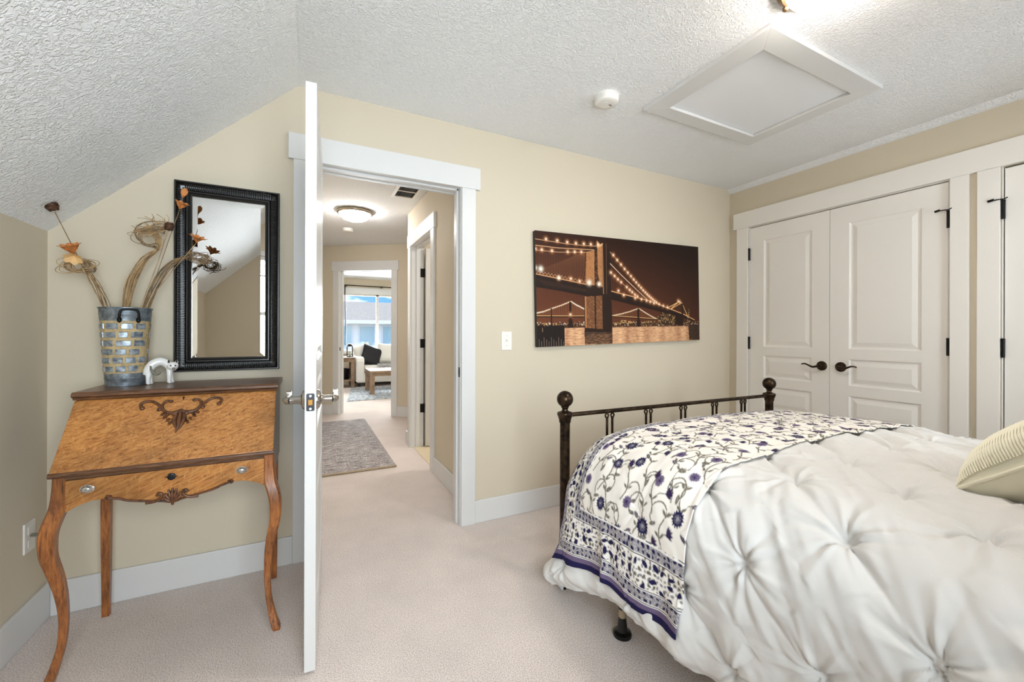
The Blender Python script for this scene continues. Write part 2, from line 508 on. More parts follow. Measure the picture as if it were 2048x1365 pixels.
# wall behind the camera, with the window
WX0, WX1, WZ0, WZ1 = -0.36, 0.74, 0.75, 2.03
WA2, WB2 = 2.28, 2.82                        # second, narrow window, unseen and added for its light
we = MB()
gz = lambda x: KNEE + (x - XL) * (H - KNEE) / (S - XL)
we.prism([(XL - 0.1, 0), (WX0, 0), (WX0, gz(WX0)), (XL, KNEE), (XL - 0.1, KNEE)], 'y', E - 0.1, E)
we.prism([(WX0, 0), (WX1, 0), (WX1, WZ0), (WX0, WZ0)], 'y', E - 0.1, E)
we.prism([(WX0, WZ1), (WX1, WZ1), (WX1, H), (S, H), (WX0, gz(WX0))], 'y', E - 0.1, E)
we.prism([(WX1, 0), (WA2, 0), (WA2, H), (WX1, H)], 'y', E - 0.1, E)
we.prism([(WA2, 0), (WB2, 0), (WB2, WZ0), (WA2, WZ0)], 'y', E - 0.1, E)
we.prism([(WA2, WZ1), (WB2, WZ1), (WB2, H), (WA2, H)], 'y', E - 0.1, E)
we.prism([(WB2, 0), (R + 0.75, 0), (R + 0.75, H), (WB2, H)], 'y', E - 0.1, E)
ST(we, 'wall_rear', 'wall_paint')

# baseboards
def baseboard(name, x0, x1, y0, y1, h=0.14):
    return ST(MB().box(x0, x1, y0, y1, 0, h), name, 'trim_white', bevel=0.004)
baseboard('baseboard_back', XL + 0.015, -0.062, D - 0.015, D)
baseboard('baseboard_back_right', 0.928, R, D - 0.015, D)
baseboard('baseboard_left', XL, XL + 0.015, E, D)
baseboard('baseboard_rear', XL + 0.015, R, E, E + 0.015)
baseboard('baseboard_right', R - 0.015, R, 2.30, D - 0.015)

# small cove along the closet wall at the ceiling
ST(MB().prism([(R, H), (R - 0.034, H), (R - 0.028, H - 0.012), (R - 0.010, H - 0.031), (R, H - 0.036)], 'y', E, D), 'trim_cove', 'ceiling_paint')

# door opening of the bedroom: jambs, stops, casings
def jamb_set(mb, x0, x1, top, y0, y1, stop_y, t=0.016):
    mb.box(x0, x0 + t, y0, y1, 0, top)
    mb.box(x1 - t, x1, y0, y1, 0, top)
    mb.box(x0, x1, y0, y1, top - t, top)
    mb.box(x0 + t, x0 + t + 0.011, stop_y, stop_y + 0.035, 0, top - t)
    mb.box(x1 - t - 0.011, x1 - t, stop_y, stop_y + 0.035, 0, top - t)
    mb.box(x0 + t, x1 - t, stop_y, stop_y + 0.035, top - t - 0.011, top - t)
    return mb
trim1 = ST(jamb_set(MB(), OL, OR_, OH, D - 0.003, D + 0.123, D + 0.042), 'trim_1', 'trim_white', bevel=0.0015)
build(MB().box(-0.062, 0.027, D - 0.018, D, 0, 2.057), 'casing_board', 'trim_white', trim1, bevel=0.002)
build(MB().box(0.839, 0.928, D - 0.018, D, 0, 2.057), 'casing_board', 'trim_white', trim1, bevel=0.002)
build(MB().box(-0.085, 0.957, D - 0.022, D, 2.057, 2.188), 'header_board', 'trim_white', trim1, bevel=0.002)
build(MB().box(-0.062, 0.027, D + 0.12, D + 0.138, 0, 2.057), 'casing_board', 'trim_white', trim1, bevel=0.002)
build(MB().box(0.839, 0.928, D + 0.12, D + 0.138, 0, 2.057), 'casing_board', 'trim_white', trim1, bevel=0.002)
build(MB().box(-0.085, 0.945, D + 0.12, D + 0.142, 2.057, 2.188), 'header_board', 'trim_white', trim1, bevel=0.002)
sp = MB().box(0.8335, 0.8352, D + 0.004, D + 0.030, 0.905, 0.965)
build(sp, 'strike_plate', 'dark_metal', trim1, bevel=0.0005)
build(MB().box(0.8325, 0.8336, D + 0.010, D + 0.024, 0.922, 0.948), 'strike_hole', 'keyhole_black', trim1)

# ------------------------------------------------------------------ panelled doors
PANELS = [(1.072, 1.945), (0.820, 1.002), (0.570, 0.750), (0.160, 0.500)]
def panel_ring(u0, u1, v0, v1, d):
    """raised panel: slopes down from the stile, flat groove, raised field. returns list of rect loops (inset, depth)"""
    loops = [(0.0, 0.0), (0.010, -0.0085), (0.020, -0.0085), (0.046, -0.0015), (0.048, -0.0015)]
    vs = []; fs = []
    for ins, dep in loops:
        vs += [(u0 + ins, v0 + ins, d + dep), (u1 - ins, v0 + ins, d + dep), (u1 - ins, v1 - ins, d + dep), (u0 + ins, v1 - ins, d + dep)]
    for i in range(len(loops) - 1):
        for k in range(4):
            k2 = (k + 1) % 4
            fs.append((i * 4 + k, i * 4 + k2, (i + 1) * 4 + k2, (i + 1) * 4 + k))
    fs.append(tuple(range((len(loops) - 1) * 4, len(loops) * 4)))
    return vs, fs

def door_leaf(parent, w, z0, z1, st, fmap, both, mname, thick=0.035):
    """u 0..w along the door, v = z, d = height over the back face; fmap(u, v, d)->world"""
    core = MB()
    lo = 0.010 if both else 0.0
    core.box(0.003, w - 0.003, z0 + 0.003, z1 - 0.003, lo, thick - 0.010)
    b = MB(); b.v, b.f = core.v, core.f
    def slab(u0, u1, v0, v1):
        b.box(u0, u1, v0, v1, 0.0 if both else 0.0, thick)
    slab(0, st, z0, z1); slab(w - st, w, z0, z1)
    edges = [z1] + [e for p in PANELS for e in (p[1], p[0])] + [z0]
    for i in range(0, len(edges), 2):
        slab(st, w - st, edges[i + 1], edges[i])
    b.xf(lambda p: fmap(p.x, p.y, p.z))
    leaf = build(b, 'leaf', mname, parent)
    for (a, c) in PANELS:
        vs, fs = panel_ring(st, w - st, a, c, thick)
        build(MB().add(vs, fs).xf(lambda p: fmap(p.x, p.y, p.z)), 'panel', mname, parent)
        if both:
            vs, fs = panel_ring(st, w - st, a, c, thick)
            build(MB().add(vs, fs).xf(lambda p: fmap(p.x, p.y, thick - p.z)), 'panel', mname, parent)
    return leaf

# bedroom door, standing open
ANG = rad(3.2)
PIN = Vector((0.030, 2.345))
dl = Vector((-sin(ANG), -cos(ANG)))       # along the leaf, away from the hinge
dn = Vector((cos(ANG), -sin(ANG)))        # towards the doorway side
DW = 0.776
def fdoor(u, v, d):
    q = PIN + dl * (0.004 + u) + dn * (0.008 + d)
    return (q.x, q.y, v)
door1 = thing('door_1', 'white panelled bedroom door standing open, edge towards the viewer', 'door', (0.03, 2.345, 0), kind='structure')
door_leaf(door1, DW, 0.011, 2.032, 0.105, fdoor, True, 'trim_white')
def lever_set(parent, base, out, along, m, wave, name='lever_handle', L=0.112):
    """rosette, neck and lever; out = unit normal, along = unit direction of the lever"""
    out = Vector(out); along = Vector(along); base = Vector(base); up = Vector((0, 0, 1))
    def place(mb):
        return mb.xf(lambda p: base + out * p.z + along * p.x + up * p.y)
    h = build(place(MB().lathe([(0.034, 0), (0.034, 0.004), (0.030, 0.009), (0.016, 0.013), (0.012, 0.020), (0.011, 0.046)], (0, 0, 0), 28)), name, m, parent, smooth=35)
    if wave:
        pts = [(-0.004, 0, 0.048), (0.014, -0.004, 0.050), (0.038, -0.008, 0.051), (0.062, 0.002, 0.051), (0.085, 0.011, 0.051), (0.104, 0.010, 0.049), (L, 0.005, 0.047)]
        mb = MB().tube(spline(pts, 4), [0.009 - 0.005 * i / 24 for i in range(25)], 8)
    else:
        mb = MB().tube([(-0.006, 0, 0.048), (0.0, 0, 0.056), (0.010, 0, 0.060), (0.050, 0, 0.060), (L, 0, 0.060)], [0.011, 0.012, 0.011, 0.0095, 0.0085], 12)
        mb.box(L - 0.006, L - 0.001, -0.009, 0.015, 0.050, 0.066)
        mb.box(L - 0.030, L - 0.001, 0.011, 0.015, 0.052, 0.064)
    build(place(mb), 'lever', m, h, smooth=40)
    return h
hz = 0.935
uL = DW - 0.062
pA = Vector(fdoor(uL, hz, 0.035)); pB = Vector(fdoor(uL, hz, 0.0))
n3 = Vector((dn.x, dn.y, 0)); l3 = Vector((dl.x, dl.y, 0))
for base, nrm in ((pA, n3), (pB, -n3)):
    up = Vector((0, 0, 1)); alongd = -l3
    def place(mb, base=base, nrm=nrm):
        return mb.xf(lambda p: base + nrm * p.z - l3 * p.x + up * p.y)
    h = build(place(MB().lathe([(0.035, 0), (0.035, 0.004), (0.031, 0.010), (0.017, 0.015), (0.0135, 0.022), (0.013, 0.050)], (0, 0, 0), 28)), 'door_handle', 'nickel', door1, smooth=35)
    lv = MB().tube([(-0.008, 0, 0.050), (-0.004, 0, 0.058), (0.008, 0, 0.062), (0.050, 0, 0.062), (0.112, 0, 0.062)], [0.012, 0.013, 0.012, 0.0105, 0.0095], 14)
    lv.box(0.104, 0.110, -0.010, 0.020, 0.052, 0.070)
    lv.box(0.076, 0.110, 0.016, 0.020, 0.054, 0.068)
    build(place(lv), 'lever', 'nickel', h, smooth=40)
def edge_place(mb):
    return mb.xf(lambda p: Vector(fdoor(DW + p.z, p.y, 0.0175 + p.x)))
lp = build(edge_place(MB().prism([(-0.0127, 0.907), (-0.0095, 0.904), (0.0095, 0.904), (0.0127, 0.907), (0.0127, 0.961), (0.0095, 0.964), (-0.0095, 0.964), (-0.0127, 0.961)], 'z', 0.0, 0.0016)), 'latch_plate', 'dark_metal', door1)
build(edge_place(MB().prism([(-0.0075, 0.924), (0.0075, 0.924), (0.0075, 0.944), (-0.0075, 0.944)], 'z', 0.0016, 0.006)), 'latch_bolt', 'brass', lp, bevel=0.001)
for zz in (0.9115, 0.9555):
    build(edge_place(MB().lathe([(0.0042, 0.0016), (0.0042, 0.0026), (0.002, 0.0028)], (0, zz, 0), 14)), 'screw', 'plate_white', lp)
for zz in (0.25, 1.05, 1.83):
    build(MB().lathe([(0.007, -0.05), (0.007, 0.05)], (PIN.x - 0.002, PIN.y - 0.004, zz), 12), 'hinge', 'black_iron', door1, smooth=40)

# closet doors (right wall): u runs from high Y to low Y, d towards -X
def closet_door(name, y_hi, y_lo, label, hinge_y, lever_y, lever_dir, stop=False):
    root = thing(name, label, 'door', (R + 0.02, (y_hi + y_lo) / 2, 0), kind='structure')
    def fm(u, v, d):
        return (R + 0.038 - d, y_hi - u, v)
    door_leaf(root, y_hi - y_lo, 0.012, 2.062, 0.114, fm, False, 'door_white')
    for i, zz in enumerate((1.84, 1.098, 0.28)):
        hb = MB().lathe([(0.0075, -0.047), (0.0075, 0.047)], (R - 0.006, hinge_y, zz), 12)
        hb.lathe([(0.005, 0.047), (0.009, 0.049), (0.009, 0.053), (0.004, 0.056)], (R - 0.006, hinge_y, zz), 12)
        hg = build(hb, 'hinge', 'black_iron', root, smooth=40)
        if stop and i == 0:
            s_ = 1
            a = MB().tube([(R - 0.010, hinge_y, zz + 0.058), (R - 0.020, hinge_y + 0.018, zz + 0.058), (R - 0.024, hinge_y + 0.036, zz + 0.057)], 0.0032, 8)
            build(a, 'stop_rod', 'black_iron', hg, smooth=40)
            build(MB().tube([(R - 0.026, hinge_y + 0.030, zz + 0.060), (R - 0.022, hinge_y + 0.052, zz + 0.057)], 0.0065, 10), 'bumper', 'black_iron', hg, smooth=40)
            build(MB().tube([(R - 0.012, hinge_y - 0.004, zz + 0.058), (R - 0.026, hinge_y - 0.018, zz + 0.060)], 0.0032, 8), 'stop_rod', 'black_iron', hg, smooth=40)
    if lever_y is not None:
        lever_set(root, (R + 0.003, lever_y, 0.946), (-1, 0, 0), (0, lever_dir, 0), 'bronze', True, 'door_handle')
    return root
closet_door('door_2', 2.187, 1.6015, 'narrow white panelled closet door beside the corner, wavy lever on its right', 2.189, 1.649, 1)
closet_door('door_3', 1.5985, 0.997, 'white panelled closet door right of the pair seam, wavy lever on its left', 0.994, 1.531, -1, True)
closet_door('door_4', 0.780, 0.168, 'white closet door cut off by the right edge of the picture', 0.784, None, 0, True)

trim2 = ST(MB().box(R - 0.004, R + 0.06, C1b - 0.003, C1b, 0, CH), 'trim_2', 'door_white')
build(MB().box(R - 0.004, R + 0.06, C1a, C1a + 0.003, 0, CH), 'jamb_board', 'door_white', trim2)
build(MB().box(R - 0.004, R + 0.06, C1a, C1b, CH - 0.004, CH), 'jamb_board', 'door_white', trim2)
build(MB().box(R - 0.004, R + 0.06, C2b - 0.003, C2b, 0, CH), 'jamb_board', 'door_white', trim2)
for (a, c) in ((2.198, 2.296), (0.909, 0.985), (0.793, 0.878), (0.06, 0.155)):
    build(MB().box(R - 0.018, R, a, c, 0, 2.074), 'casing_board', 'door_white', trim2, bevel=0.002)
build(MB().box(R - 0.022, R, 0.0, 2.324, 2.074, 2.209), 'header_board', 'door_white', trim2, bevel=0.002)

# ------------------------------------------------------------------ window behind the camera
for wi, (wa, wb2) in enumerate(((WX0, WX1), (WA2, WB2))):
    wn = thing('window_%d' % (wi + 1), ('wide', 'added unseen narrow')[wi] + ' white framed window in the wall behind the viewer', 'window', ((wa + wb2) / 2, E, WZ0), kind='structure')
    fr_ = MB()
    for (a, b_, c, d) in ((wa, wa + 0.05, WZ0, WZ1), (wb2 - 0.05, wb2, WZ0, WZ1), (wa + 0.05, wb2 - 0.05, WZ0, WZ0 + 0.05), (wa + 0.05, wb2 - 0.05, WZ1 - 0.05, WZ1), (wa + 0.05, wb2 - 0.05, 1.37, 1.41)):
        fr_.box(a, b_, E - 0.07, E - 0.02, c, d)
    build(fr_, 'window_frame', 'trim_white', wn, bevel=0.003)
    for (c, d) in ((WZ0 + 0.05, 1.37), (1.41, WZ1 - 0.05)):
        build(MB().box(wa + 0.05, wb2 - 0.05, E - 0.048, E - 0.044, c, d), 'pane', 'pane', wn)
    for (a, b_, c, d) in ((wa - 0.085, wa, WZ0, WZ1), (wb2, wb2 + 0.085, WZ0, WZ1), (wa - 0.085, wb2 + 0.085, WZ1, WZ1 + 0.055), (wa - 0.10, wb2 + 0.10, WZ0 - 0.03, WZ0)):
        build(MB().box(a, b_, E, E + 0.018, c, d), 'casing_board', 'trim_white', wn, bevel=0.002)
bl = thing('window_blind', 'white slatted blind drawn up at the top of the bedroom window', 'blind', (0.26, E - 0.01, 1.80))
build(MB().box(WX0 + 0.01, WX1 - 0.01, E - 0.018, E + 0.022, WZ1 - 0.05, WZ1 - 0.005), 'headrail', 'trim_white', bl, bevel=0.003)
sl0 = build(MB().box(WX0 + 0.015, WX1 - 0.015, E - 0.016, E + 0.020, WZ1 - 0.060, WZ1 - 0.057), 'slat', 'trim_white', bl)
for k in range(1, 16):
    dup(sl0, (0, 0.001 * (k % 2), -0.0095 * k))
build(MB().box(WX0 + 0.015, WX1 - 0.015, E - 0.016, E + 0.020, WZ1 - 0.230, WZ1 - 0.212), 'bottom_rail', 'trim_white', bl, bevel=0.003)
# ------------------------------------------------------------------ hall
FA = Vector((0.228, 6.54)); FT = Vector((0.8301, -0.5576)); FN = Vector((0.5576, 0.8301))
def farw(p):
    q = FA + FT * p.x + FN * p.y
    return (q.x, q.y, p.z)
HX0 = -0.20
def fy(x):      # far wall line
    return (5.556 - 0.5576 * x) / 0.8301
ST(MB().prism([(HX0 - 0.1, D + 0.12), (2.8, D + 0.12), (2.8, fy(2.8) + 0.05), (HX0 - 0.1, fy(HX0 - 0.1) + 0.05)], 'z', H, H + 0.1), 'ceiling_hall', 'ceiling_paint')
ST(MB().box(HX0 - 0.1, HX0, D + 0.12, 6.95, 0, H), 'wall_hall_left', 'wall_paint')
HD0, HD1, HDH = 3.447, 4.232, 2.078
wh = MB()
wh.box(W, W + 0.12, D + 0.12, HD0, 0, H)
wh.box(W, W + 0.12, HD1, 4.41, 0, H)
wh.box(W, W + 0.12, HD0, HD1, HDH, H)
wh.box(W + 0.12, 2.7, 4.30, 4.41, 0, H)
wh.box(2.7, 2.8, D + 0.12, 5.2, 0, H)
ST(wh, 'wall_hall_right', 'wall_paint')
ST(MB().box(W + 0.02, 2.7, D + 0.12, 4.30, 0.0, 0.006), 'floor_bath', 'vinyl')
FO0, FO1, FOH = 0.214, 1.036, 2.094
wf = MB()
wf.box(-0.52, FO0, 0, 0.12, 0, 2.52)
wf.box(FO1, 3.1, 0, 0.12, 0, 2.52)
wf.box(FO0, FO1, 0, 0.12, FOH, 2.52)
ST(wf.xf(farw), 'wall_hall_far', 'wall_paint')
# baseboards of the hall
baseboard('baseboard_hall_right', W - 0.015, W, D + 0.12, 3.357)
baseboard('baseboard_hall_corner', W - 0.015, W, 4.318, 4.425)
baseboard('baseboard_hall_return', W - 0.015, 2.7, 4.41, 4.425)
baseboard('baseboard_hall_left', HX0, HX0 + 0.015, D + 0.12, 6.75)
ST(MB().box(1.112, 3.0, -0.015, 0, 0, 0.14).xf(farw), 'baseboard_hall_far', 'trim_white')
ST(MB().box(-0.5, 0.139, -0.015, 0, 0, 0.14).xf(farw), 'baseboard_hall_far_left', 'trim_white')
# far doorway trim
t3 = MB()
jamb_set(t3, FO0, FO1, FOH, -0.003, 0.123, 0.05)
trim3 = ST(t3.xf(farw), 'trim_3', 'trim_white')
for (a, c) in ((0.141, 0.228), (1.022, 1.110)):
    build(MB().box(a, c, -0.018, 0, 0, 2.071).xf(farw), 'casing_board', 'trim_white', trim3, bevel=0.002)
build(MB().box(0.117, 1.130, -0.022, 0, 2.071, 2.209).xf(farw), 'header_board', 'trim_white', trim3, bevel=0.002)
build(MB().box(0.2305, 0.2325, 0.012, 0.034, 0.92, 0.97).xf(farw), 'strike_plate', 'black_iron', trim3)
# side door of the hall: trim, hinges, leaf swung into the side room
t4 = MB()
t4.box(W - 0.003, W + 0.123, HD0, HD0 + 0.016, 0, HDH)
t4.box(W - 0.003, W + 0.123, HD1 - 0.016, HD1, 0, HDH)
t4.box(W - 0.003, W + 0.123, HD0, HD1, HDH - 0.016, HDH)
t4.box(W + 0.045, W + 0.080, HD1 - 0.027, HD1 - 0.016, 0, HDH - 0.016)
t4.box(W + 0.045, W + 0.080, HD0 + 0.016, HD0 + 0.027, 0, HDH - 0.016)
t4.box(W + 0.045, W + 0.080, HD0 + 0.016, HD1 - 0.016, HDH - 0.027, HDH - 0.016)
trim4 = ST(t4, 'trim_4', 'trim_white', bevel=0.0015)
for (a, c) in ((3.360, 3.455), (4.224, 4.316)):
    build(MB().box(W - 0.018, W, a, c, 0, 2.062), 'casing_board', 'trim_white', trim4, bevel=0.002)
build(MB().box(W - 0.022, W, 3.338, 4.338, 2.062, 2.192), 'header_board', 'trim_white', trim4, bevel=0.002)
door5 = thing('door_5', 'white hall door swung open into the side room, three black hinges', 'door', (W + 0.2, 4.19, 0), kind='structure')
def f5(u, v, d):
    return (W + 0.135 + u, 4.205 - d, v)
door_leaf(door5, 0.74, 0.014, 2.05, 0.11, f5, True, 'trim_white')
for zz in (1.80, 1.07, 0.40):
    hb = MB().box(W + 0.088, W + 0.122, 4.2135, 4.216, zz - 0.045, zz + 0.045)
    hb.lathe([(0.006, -0.046), (0.006, 0.046)], (W + 0.128, 4.208, zz), 10)
    build(hb, 'hinge', 'black_iron', door5)

# hall ceiling light, detector, vent
def flush_light(name, label, c, glass, pan, power):
    root = thing(name, label, 'ceiling light', (c[0], c[1], H - 0.11))
    build(MB().lathe([(0.150, 0.0), (0.172, -0.004), (0.178, -0.014), (0.176, -0.024), (0.168, -0.030), (0.160, -0.034), (0.152, -0.030)], (c[0], c[1], H), 48), 'pan', pan, root, smooth=40)
    prof = [(0.150 * cos(a), -0.028 - 0.080 * sin(a)) for a in [pi / 2 * i / 14 for i in range(14)]] + [(0.004, -0.108)]
    build(MB().lathe(prof, (c[0], c[1], H), 48), 'glass_dome', glass, root, smooth=60)
    for k in range(3):
        a = 2 * pi * k / 3 - 0.5
        build(MB().ell((c[0] + 0.166 * cos(a), c[1] + 0.166 * sin(a), H - 0.034), (0.011, 0.011, 0.009), 10, 8), 'knob', pan, root, smooth=60)
    return root
flush_light('ceiling_light', 'lit round flush light on the hall ceiling with a nickel rim', (0.445, 4.53), 'hall_lamp_glass', 'lamp_pan', 0)
flush_light('ceiling_light', 'lit round flush light at the top edge beside the attic hatch', (1.625, 0.762), 'lamp_glass', 'lamp_pan_bronze', 0)

flush_light('ceiling_light', 'unseen flush light added to brighten the side room off the hall', (1.95, 3.35), 'hall_lamp_glass', 'lamp_pan', 0)  # out of view, added so the open hall door leaf reads bright
def detector(label, c, r, words):
    root = thing('smoke_detector', label, 'smoke detector', (c[0], c[1], H - 0.04))
    build(MB().lathe([(r * 1.04, 0), (r * 1.04, -0.006), (r * 1.0, -0.007)], (c[0], c[1], H), 36), 'base_ring', 'plate_white', root, smooth=40)
    body = build(MB().lathe([(r, -0.007), (r * 0.98, -0.030), (r * 0.90, -0.037), (r * 0.55, -0.040), (0.004, -0.041)], (c[0], c[1], H), 36), 'cover', 'plate_white', root, smooth=50)
    if words:
        a = MB()
        for i, (px, py) in enumerate(((0.012, 0.004), (0.018, 0.006), (0.024, 0.008), (0.030, 0.010))):
            a.box(c[0] + px, c[0] + px + 0.0022, c[1] - 0.016 + py, c[1] - 0.004 + py, H - 0.0412, H - 0.0402)
        build(a, 'sounder_slots', 'vent_dark', body)
        build(MB().lathe([(0.010, -0.0395), (0.010, -0.0425), (0.004, -0.0428)], (c[0] - 0.012, c[1] - 0.01, H), 18), 'test_button', 'plate_white', body, smooth=40)
    return root
detector('white round smoke detector left of the attic hatch', (1.430, 1.735), 0.064, True)
detector('small white smoke detector behind the lit hall ceiling light', (0.445, 5.33), 0.060, False)

vent = thing('ceiling_vent', 'white ceiling vent with dark louvres above the hall', 'vent', (0.80, 3.68, H - 0.01))
vf = MB()
vx0, vx1, vy0, vy1 = 0.715, 0.875, 3.52, 3.84
for (a, b_, c, d) in ((vx0 - 0.03, vx0, vy0 - 0.03, vy1 + 0.03), (vx1, vx1 + 0.03, vy0 - 0.03, vy1 + 0.03), (vx0, vx1, vy0 - 0.03, vy0), (vx0, vx1, vy1, vy1 + 0.03), (vx0, vx1, 3.674, 3.686)):
    vf.box(a, b_, c, d, H - 0.008, H)
build(vf, 'frame', 'plate_white', vent)
build(MB().box(vx0, vx1, vy0, vy1, H - 0.0008, H - 0.0002), 'duct', 'vent_dark', vent)
l0 = build(MB().prism([(vy0 + 0.002, H - 0.007), (vy0 + 0.004, H - 0.007), (vy0 + 0.012, H - 0.001), (vy0 + 0.010, H - 0.001)], 'x', vx0, vx1), 'louvre', 'throw_grey', vent)
for k in range(1, 15):
    dup(l0, (0, 0.0208 * k, 0))

# hall runner
rn = MB()
rn.box(-0.02, 0.708, 3.685, 5.89, 0.0, 0.012)
rug = build(rn, 'runner_rug', 'runner_weave', bevel=0.004, label='grey and cream woven runner rug lying in the hall', cat='rug')
build(MB().tube([(-0.02, 3.675, 0.009), (0.3, 3.672, 0.010), (0.708, 3.677, 0.009)], 0.010, 10), 'hem', 'tan_collar', rug, smooth=50)

# ------------------------------------------------------------------ far room
FY = 10.45
FH = 2.49
ST(MB().prism([(-1.3, fy(-1.3) + 0.15), (HX0 - 0.1, fy(HX0 - 0.1) + 0.15), (2.8, fy(2.8) + 0.15), (4.6, fy(2.8) + 0.15), (4.6, FY), (-1.3, FY)], 'z', FH, FH + 0.1), 'ceiling_far', 'ceiling_paint')
ww = MB()
wx0, wx1, wz0, wz1 = 0.55, 2.95, 0.72, 2.12
ww.box(-1.3, wx0, FY, FY + 0.12, 0, FH); ww.box(wx1, 4.6, FY, FY + 0.12, 0, FH)
ww.box(wx0, wx1, FY, FY + 0.12, 0, wz0); ww.box(wx0, wx1, FY, FY + 0.12, wz1, FH)
ST(ww, 'wall_far_window', 'wall_paint')
wl = MB(); wl.box(-1.3, -1.2, fy(-1.3), FY, 0, FH); wl.box(4.5, 4.6, 3.9, FY, 0, FH); wl.box(-1.3, HX0 - 0.1, 7.0, 7.1, 0, FH); wl.box(2.8, 4.5, 4.9, 5.0, 0, FH)
ST(wl, 'wall_far_sides', 'wall_paint')
win2 = thing('window_3', 'broad white framed window behind the sofa in the far room', 'window', (1.75, FY, wz0), kind='structure')
wfm = MB()
for (a, b_, c, d) in ((wx0, wx0 + 0.05, wz0, wz1), (wx1 - 0.05, wx1, wz0, wz1), (wx0, wx1, wz0, wz0 + 0.05), (wx0, wx1, wz1 - 0.04, wz1), (1.520, 1.578, wz0, wz1), (2.30, 2.35, wz0, wz1)):
    wfm.box(a, b_, FY + 0.02, FY + 0.07, c, d)
build(wfm, 'window_frame', 'trim_white', win2)
for (a, b_) in ((wx0 + 0.05, 1.520), (1.578, 2.30), (2.35, wx1 - 0.05)):
    build(MB().box(a, b_, FY + 0.043, FY + 0.047, wz0 + 0.05, wz1 - 0.04), 'pane', 'pane', win2)
build(MB().box(wx0 - 0.09, wx1 + 0.09, FY - 0.022, FY, wz1, wz1 + 0.15), 'header_board', 'trim_white', win2, bevel=0.002)
for (a, b_) in ((wx0 - 0.09, wx0), (wx1, wx1 + 0.09)):
    build(MB().box(a, b_, FY - 0.018, FY, wz0, wz1), 'casing_board', 'trim_white', win2, bevel=0.002)
build(MB().box(wx0 - 0.11, wx1 + 0.11, FY - 0.05, FY, wz0 - 0.03, wz0), 'window_sill', 'trim_white', win2, bevel=0.002)
rod = thing('curtain_rod', 'thin dark curtain rod above the far room window', 'curtain rod', (1.7, FY - 0.08, 2.31))
build(MB().tube([(0.79, FY - 0.08, 2.312), (3.1, FY - 0.08, 2.300)], 0.011, 8), 'rod', 'black_iron', rod, smooth=40)
for x in (0.82, 1.62, 3.0):
    build(MB().box(x, x + 0.02, FY - 0.085, FY, 2.285, 2.32), 'bracket', 'black_iron', rod)
build(MB().tube([(0.80, FY - 0.08, 2.31), (0.80, FY - 0.085, 2.0), (0.815, FY - 0.09, 1.4), (0.81, FY - 0.09, 0.9)], 0.012, 8), 'pull_wand', 'black_iron', rod, smooth=40)

# sofa
sofa = thing('sofa', 'pale fabric sofa under the far room window', 'sofa', (2.0, 9.9, 0))
SX0, SX1 = 0.955, 3.10
build(MB().box(SX0 + 0.02, SX1 - 0.02, 9.48, 10.33, 0.09, 0.30), 'base', 'sofa_fabric', sofa, bevel=0.03)
for x in (SX0, SX1 - 0.18):
    a = MB().prism([(9.46, 0.10), (10.32, 0.10), (10.32, 0.66), (9.58, 0.66), (9.50, 0.64), (9.46, 0.56)], 'x', x, x + 0.18)
    build(a, 'arm', 'sofa_fabric', sofa, bevel=0.035)
build(MB().box(SX0 + 0.02, SX1 - 0.02, 10.10, 10.36, 0.28, 0.84), 'back', 'sofa_fabric', sofa, bevel=0.06)
for k in range(2):
    build(MB().box(1.14 + k * 0.91, 1.14 + k * 0.91 + 0.90, 9.44, 10.12, 0.30, 0.46), 'seat_cushion', 'sofa_fabric', sofa, bevel=0.04)
for x in (1.0, 2.95):
    for y in (9.55, 10.25):
        build(MB().box(x, x + 0.07, y, y + 0.06, 0, 0.10), 'foot', 'rubber_black', sofa)
def cushion(name, c, w, h, th, m, rx, ry, rz, label, cat='cushion', parent=None):
    n = 17
    mb = MB()
    rot = (Matrix.Rotation(rz, 3, 'Z') @ Matrix.Rotation(rx, 3, 'X') @ Matrix.Rotation(ry, 3, 'Y'))
    for sgn in (1, -1):
        P = []
        for i in range(n):
            row = []
            for j in range(n):
                u = -1 + 2 * i / (n - 1); v = -1 + 2 * j / (n - 1)
                e = max(0.0, (1 - u ** 4) * (1 - v ** 4)) ** 0.5
                pin = 1 - 0.08 * (1 - abs(v)) * abs(u) ** 3
                pin2 = 1 - 0.08 * (1 - abs(u)) * abs(v) ** 3
                row.append(rot @ Vector((u * w / 2 * pin, sgn * e * th / 2, v * h / 2 * pin2)) + Vector(c))
            P.append(row)
        mb.grid(P)
    return build(mb, name, m, smooth=60, label=label, cat=cat, group='cushions on the far sofa')
cushion('cushion', (1.33, 9.88, 0.66), 0.46, 0.46, 0.17, 'cushion_black', rad(-18), rad(22), 0.25, 'black cushion leaning in the corner of the far sofa')
cushion('cushion', (1.72, 9.98, 0.70), 0.50, 0.48, 0.18, 'cushion_white', rad(-16), rad(4), 0.0, 'white cushion beside the black one on the far sofa')
cushion('cushion', (1.18, 10.02, 0.72), 0.44, 0.42, 0.16, 'sofa_fabric', rad(-14), rad(-20), 0.3, 'grey cushion half hidden behind the black cushion on the far sofa')
th = MB()
P = []
for i in range(25):
    row = []
    for j in range(14):
        x = 1.42 + 0.62 * i / 24
        yy = [9.98, 9.85, 9.72, 9.60, 9.50, 9.44, 9.42, 9.415, 9.413, 9.412, 9.411, 9.41, 9.41, 9.41][j]
        zz = [0.478, 0.478, 0.478, 0.478, 0.478, 0.474, 0.45, 0.42, 0.39, 0.36, 0.34, 0.33, 0.32, 0.31][j]
        row.append((x + 0.02 * sin(j), yy - 0.012 * abs(sin(i * 0.9)), zz + 0.014 * abs(sin(i * 0.9 + j * 0.3))))
    P.append(row)
build(th.grid(P), 'throw_blanket', 'throw_grey', smooth=60, label='grey throw folded over the seat of the far sofa', cat='blanket')

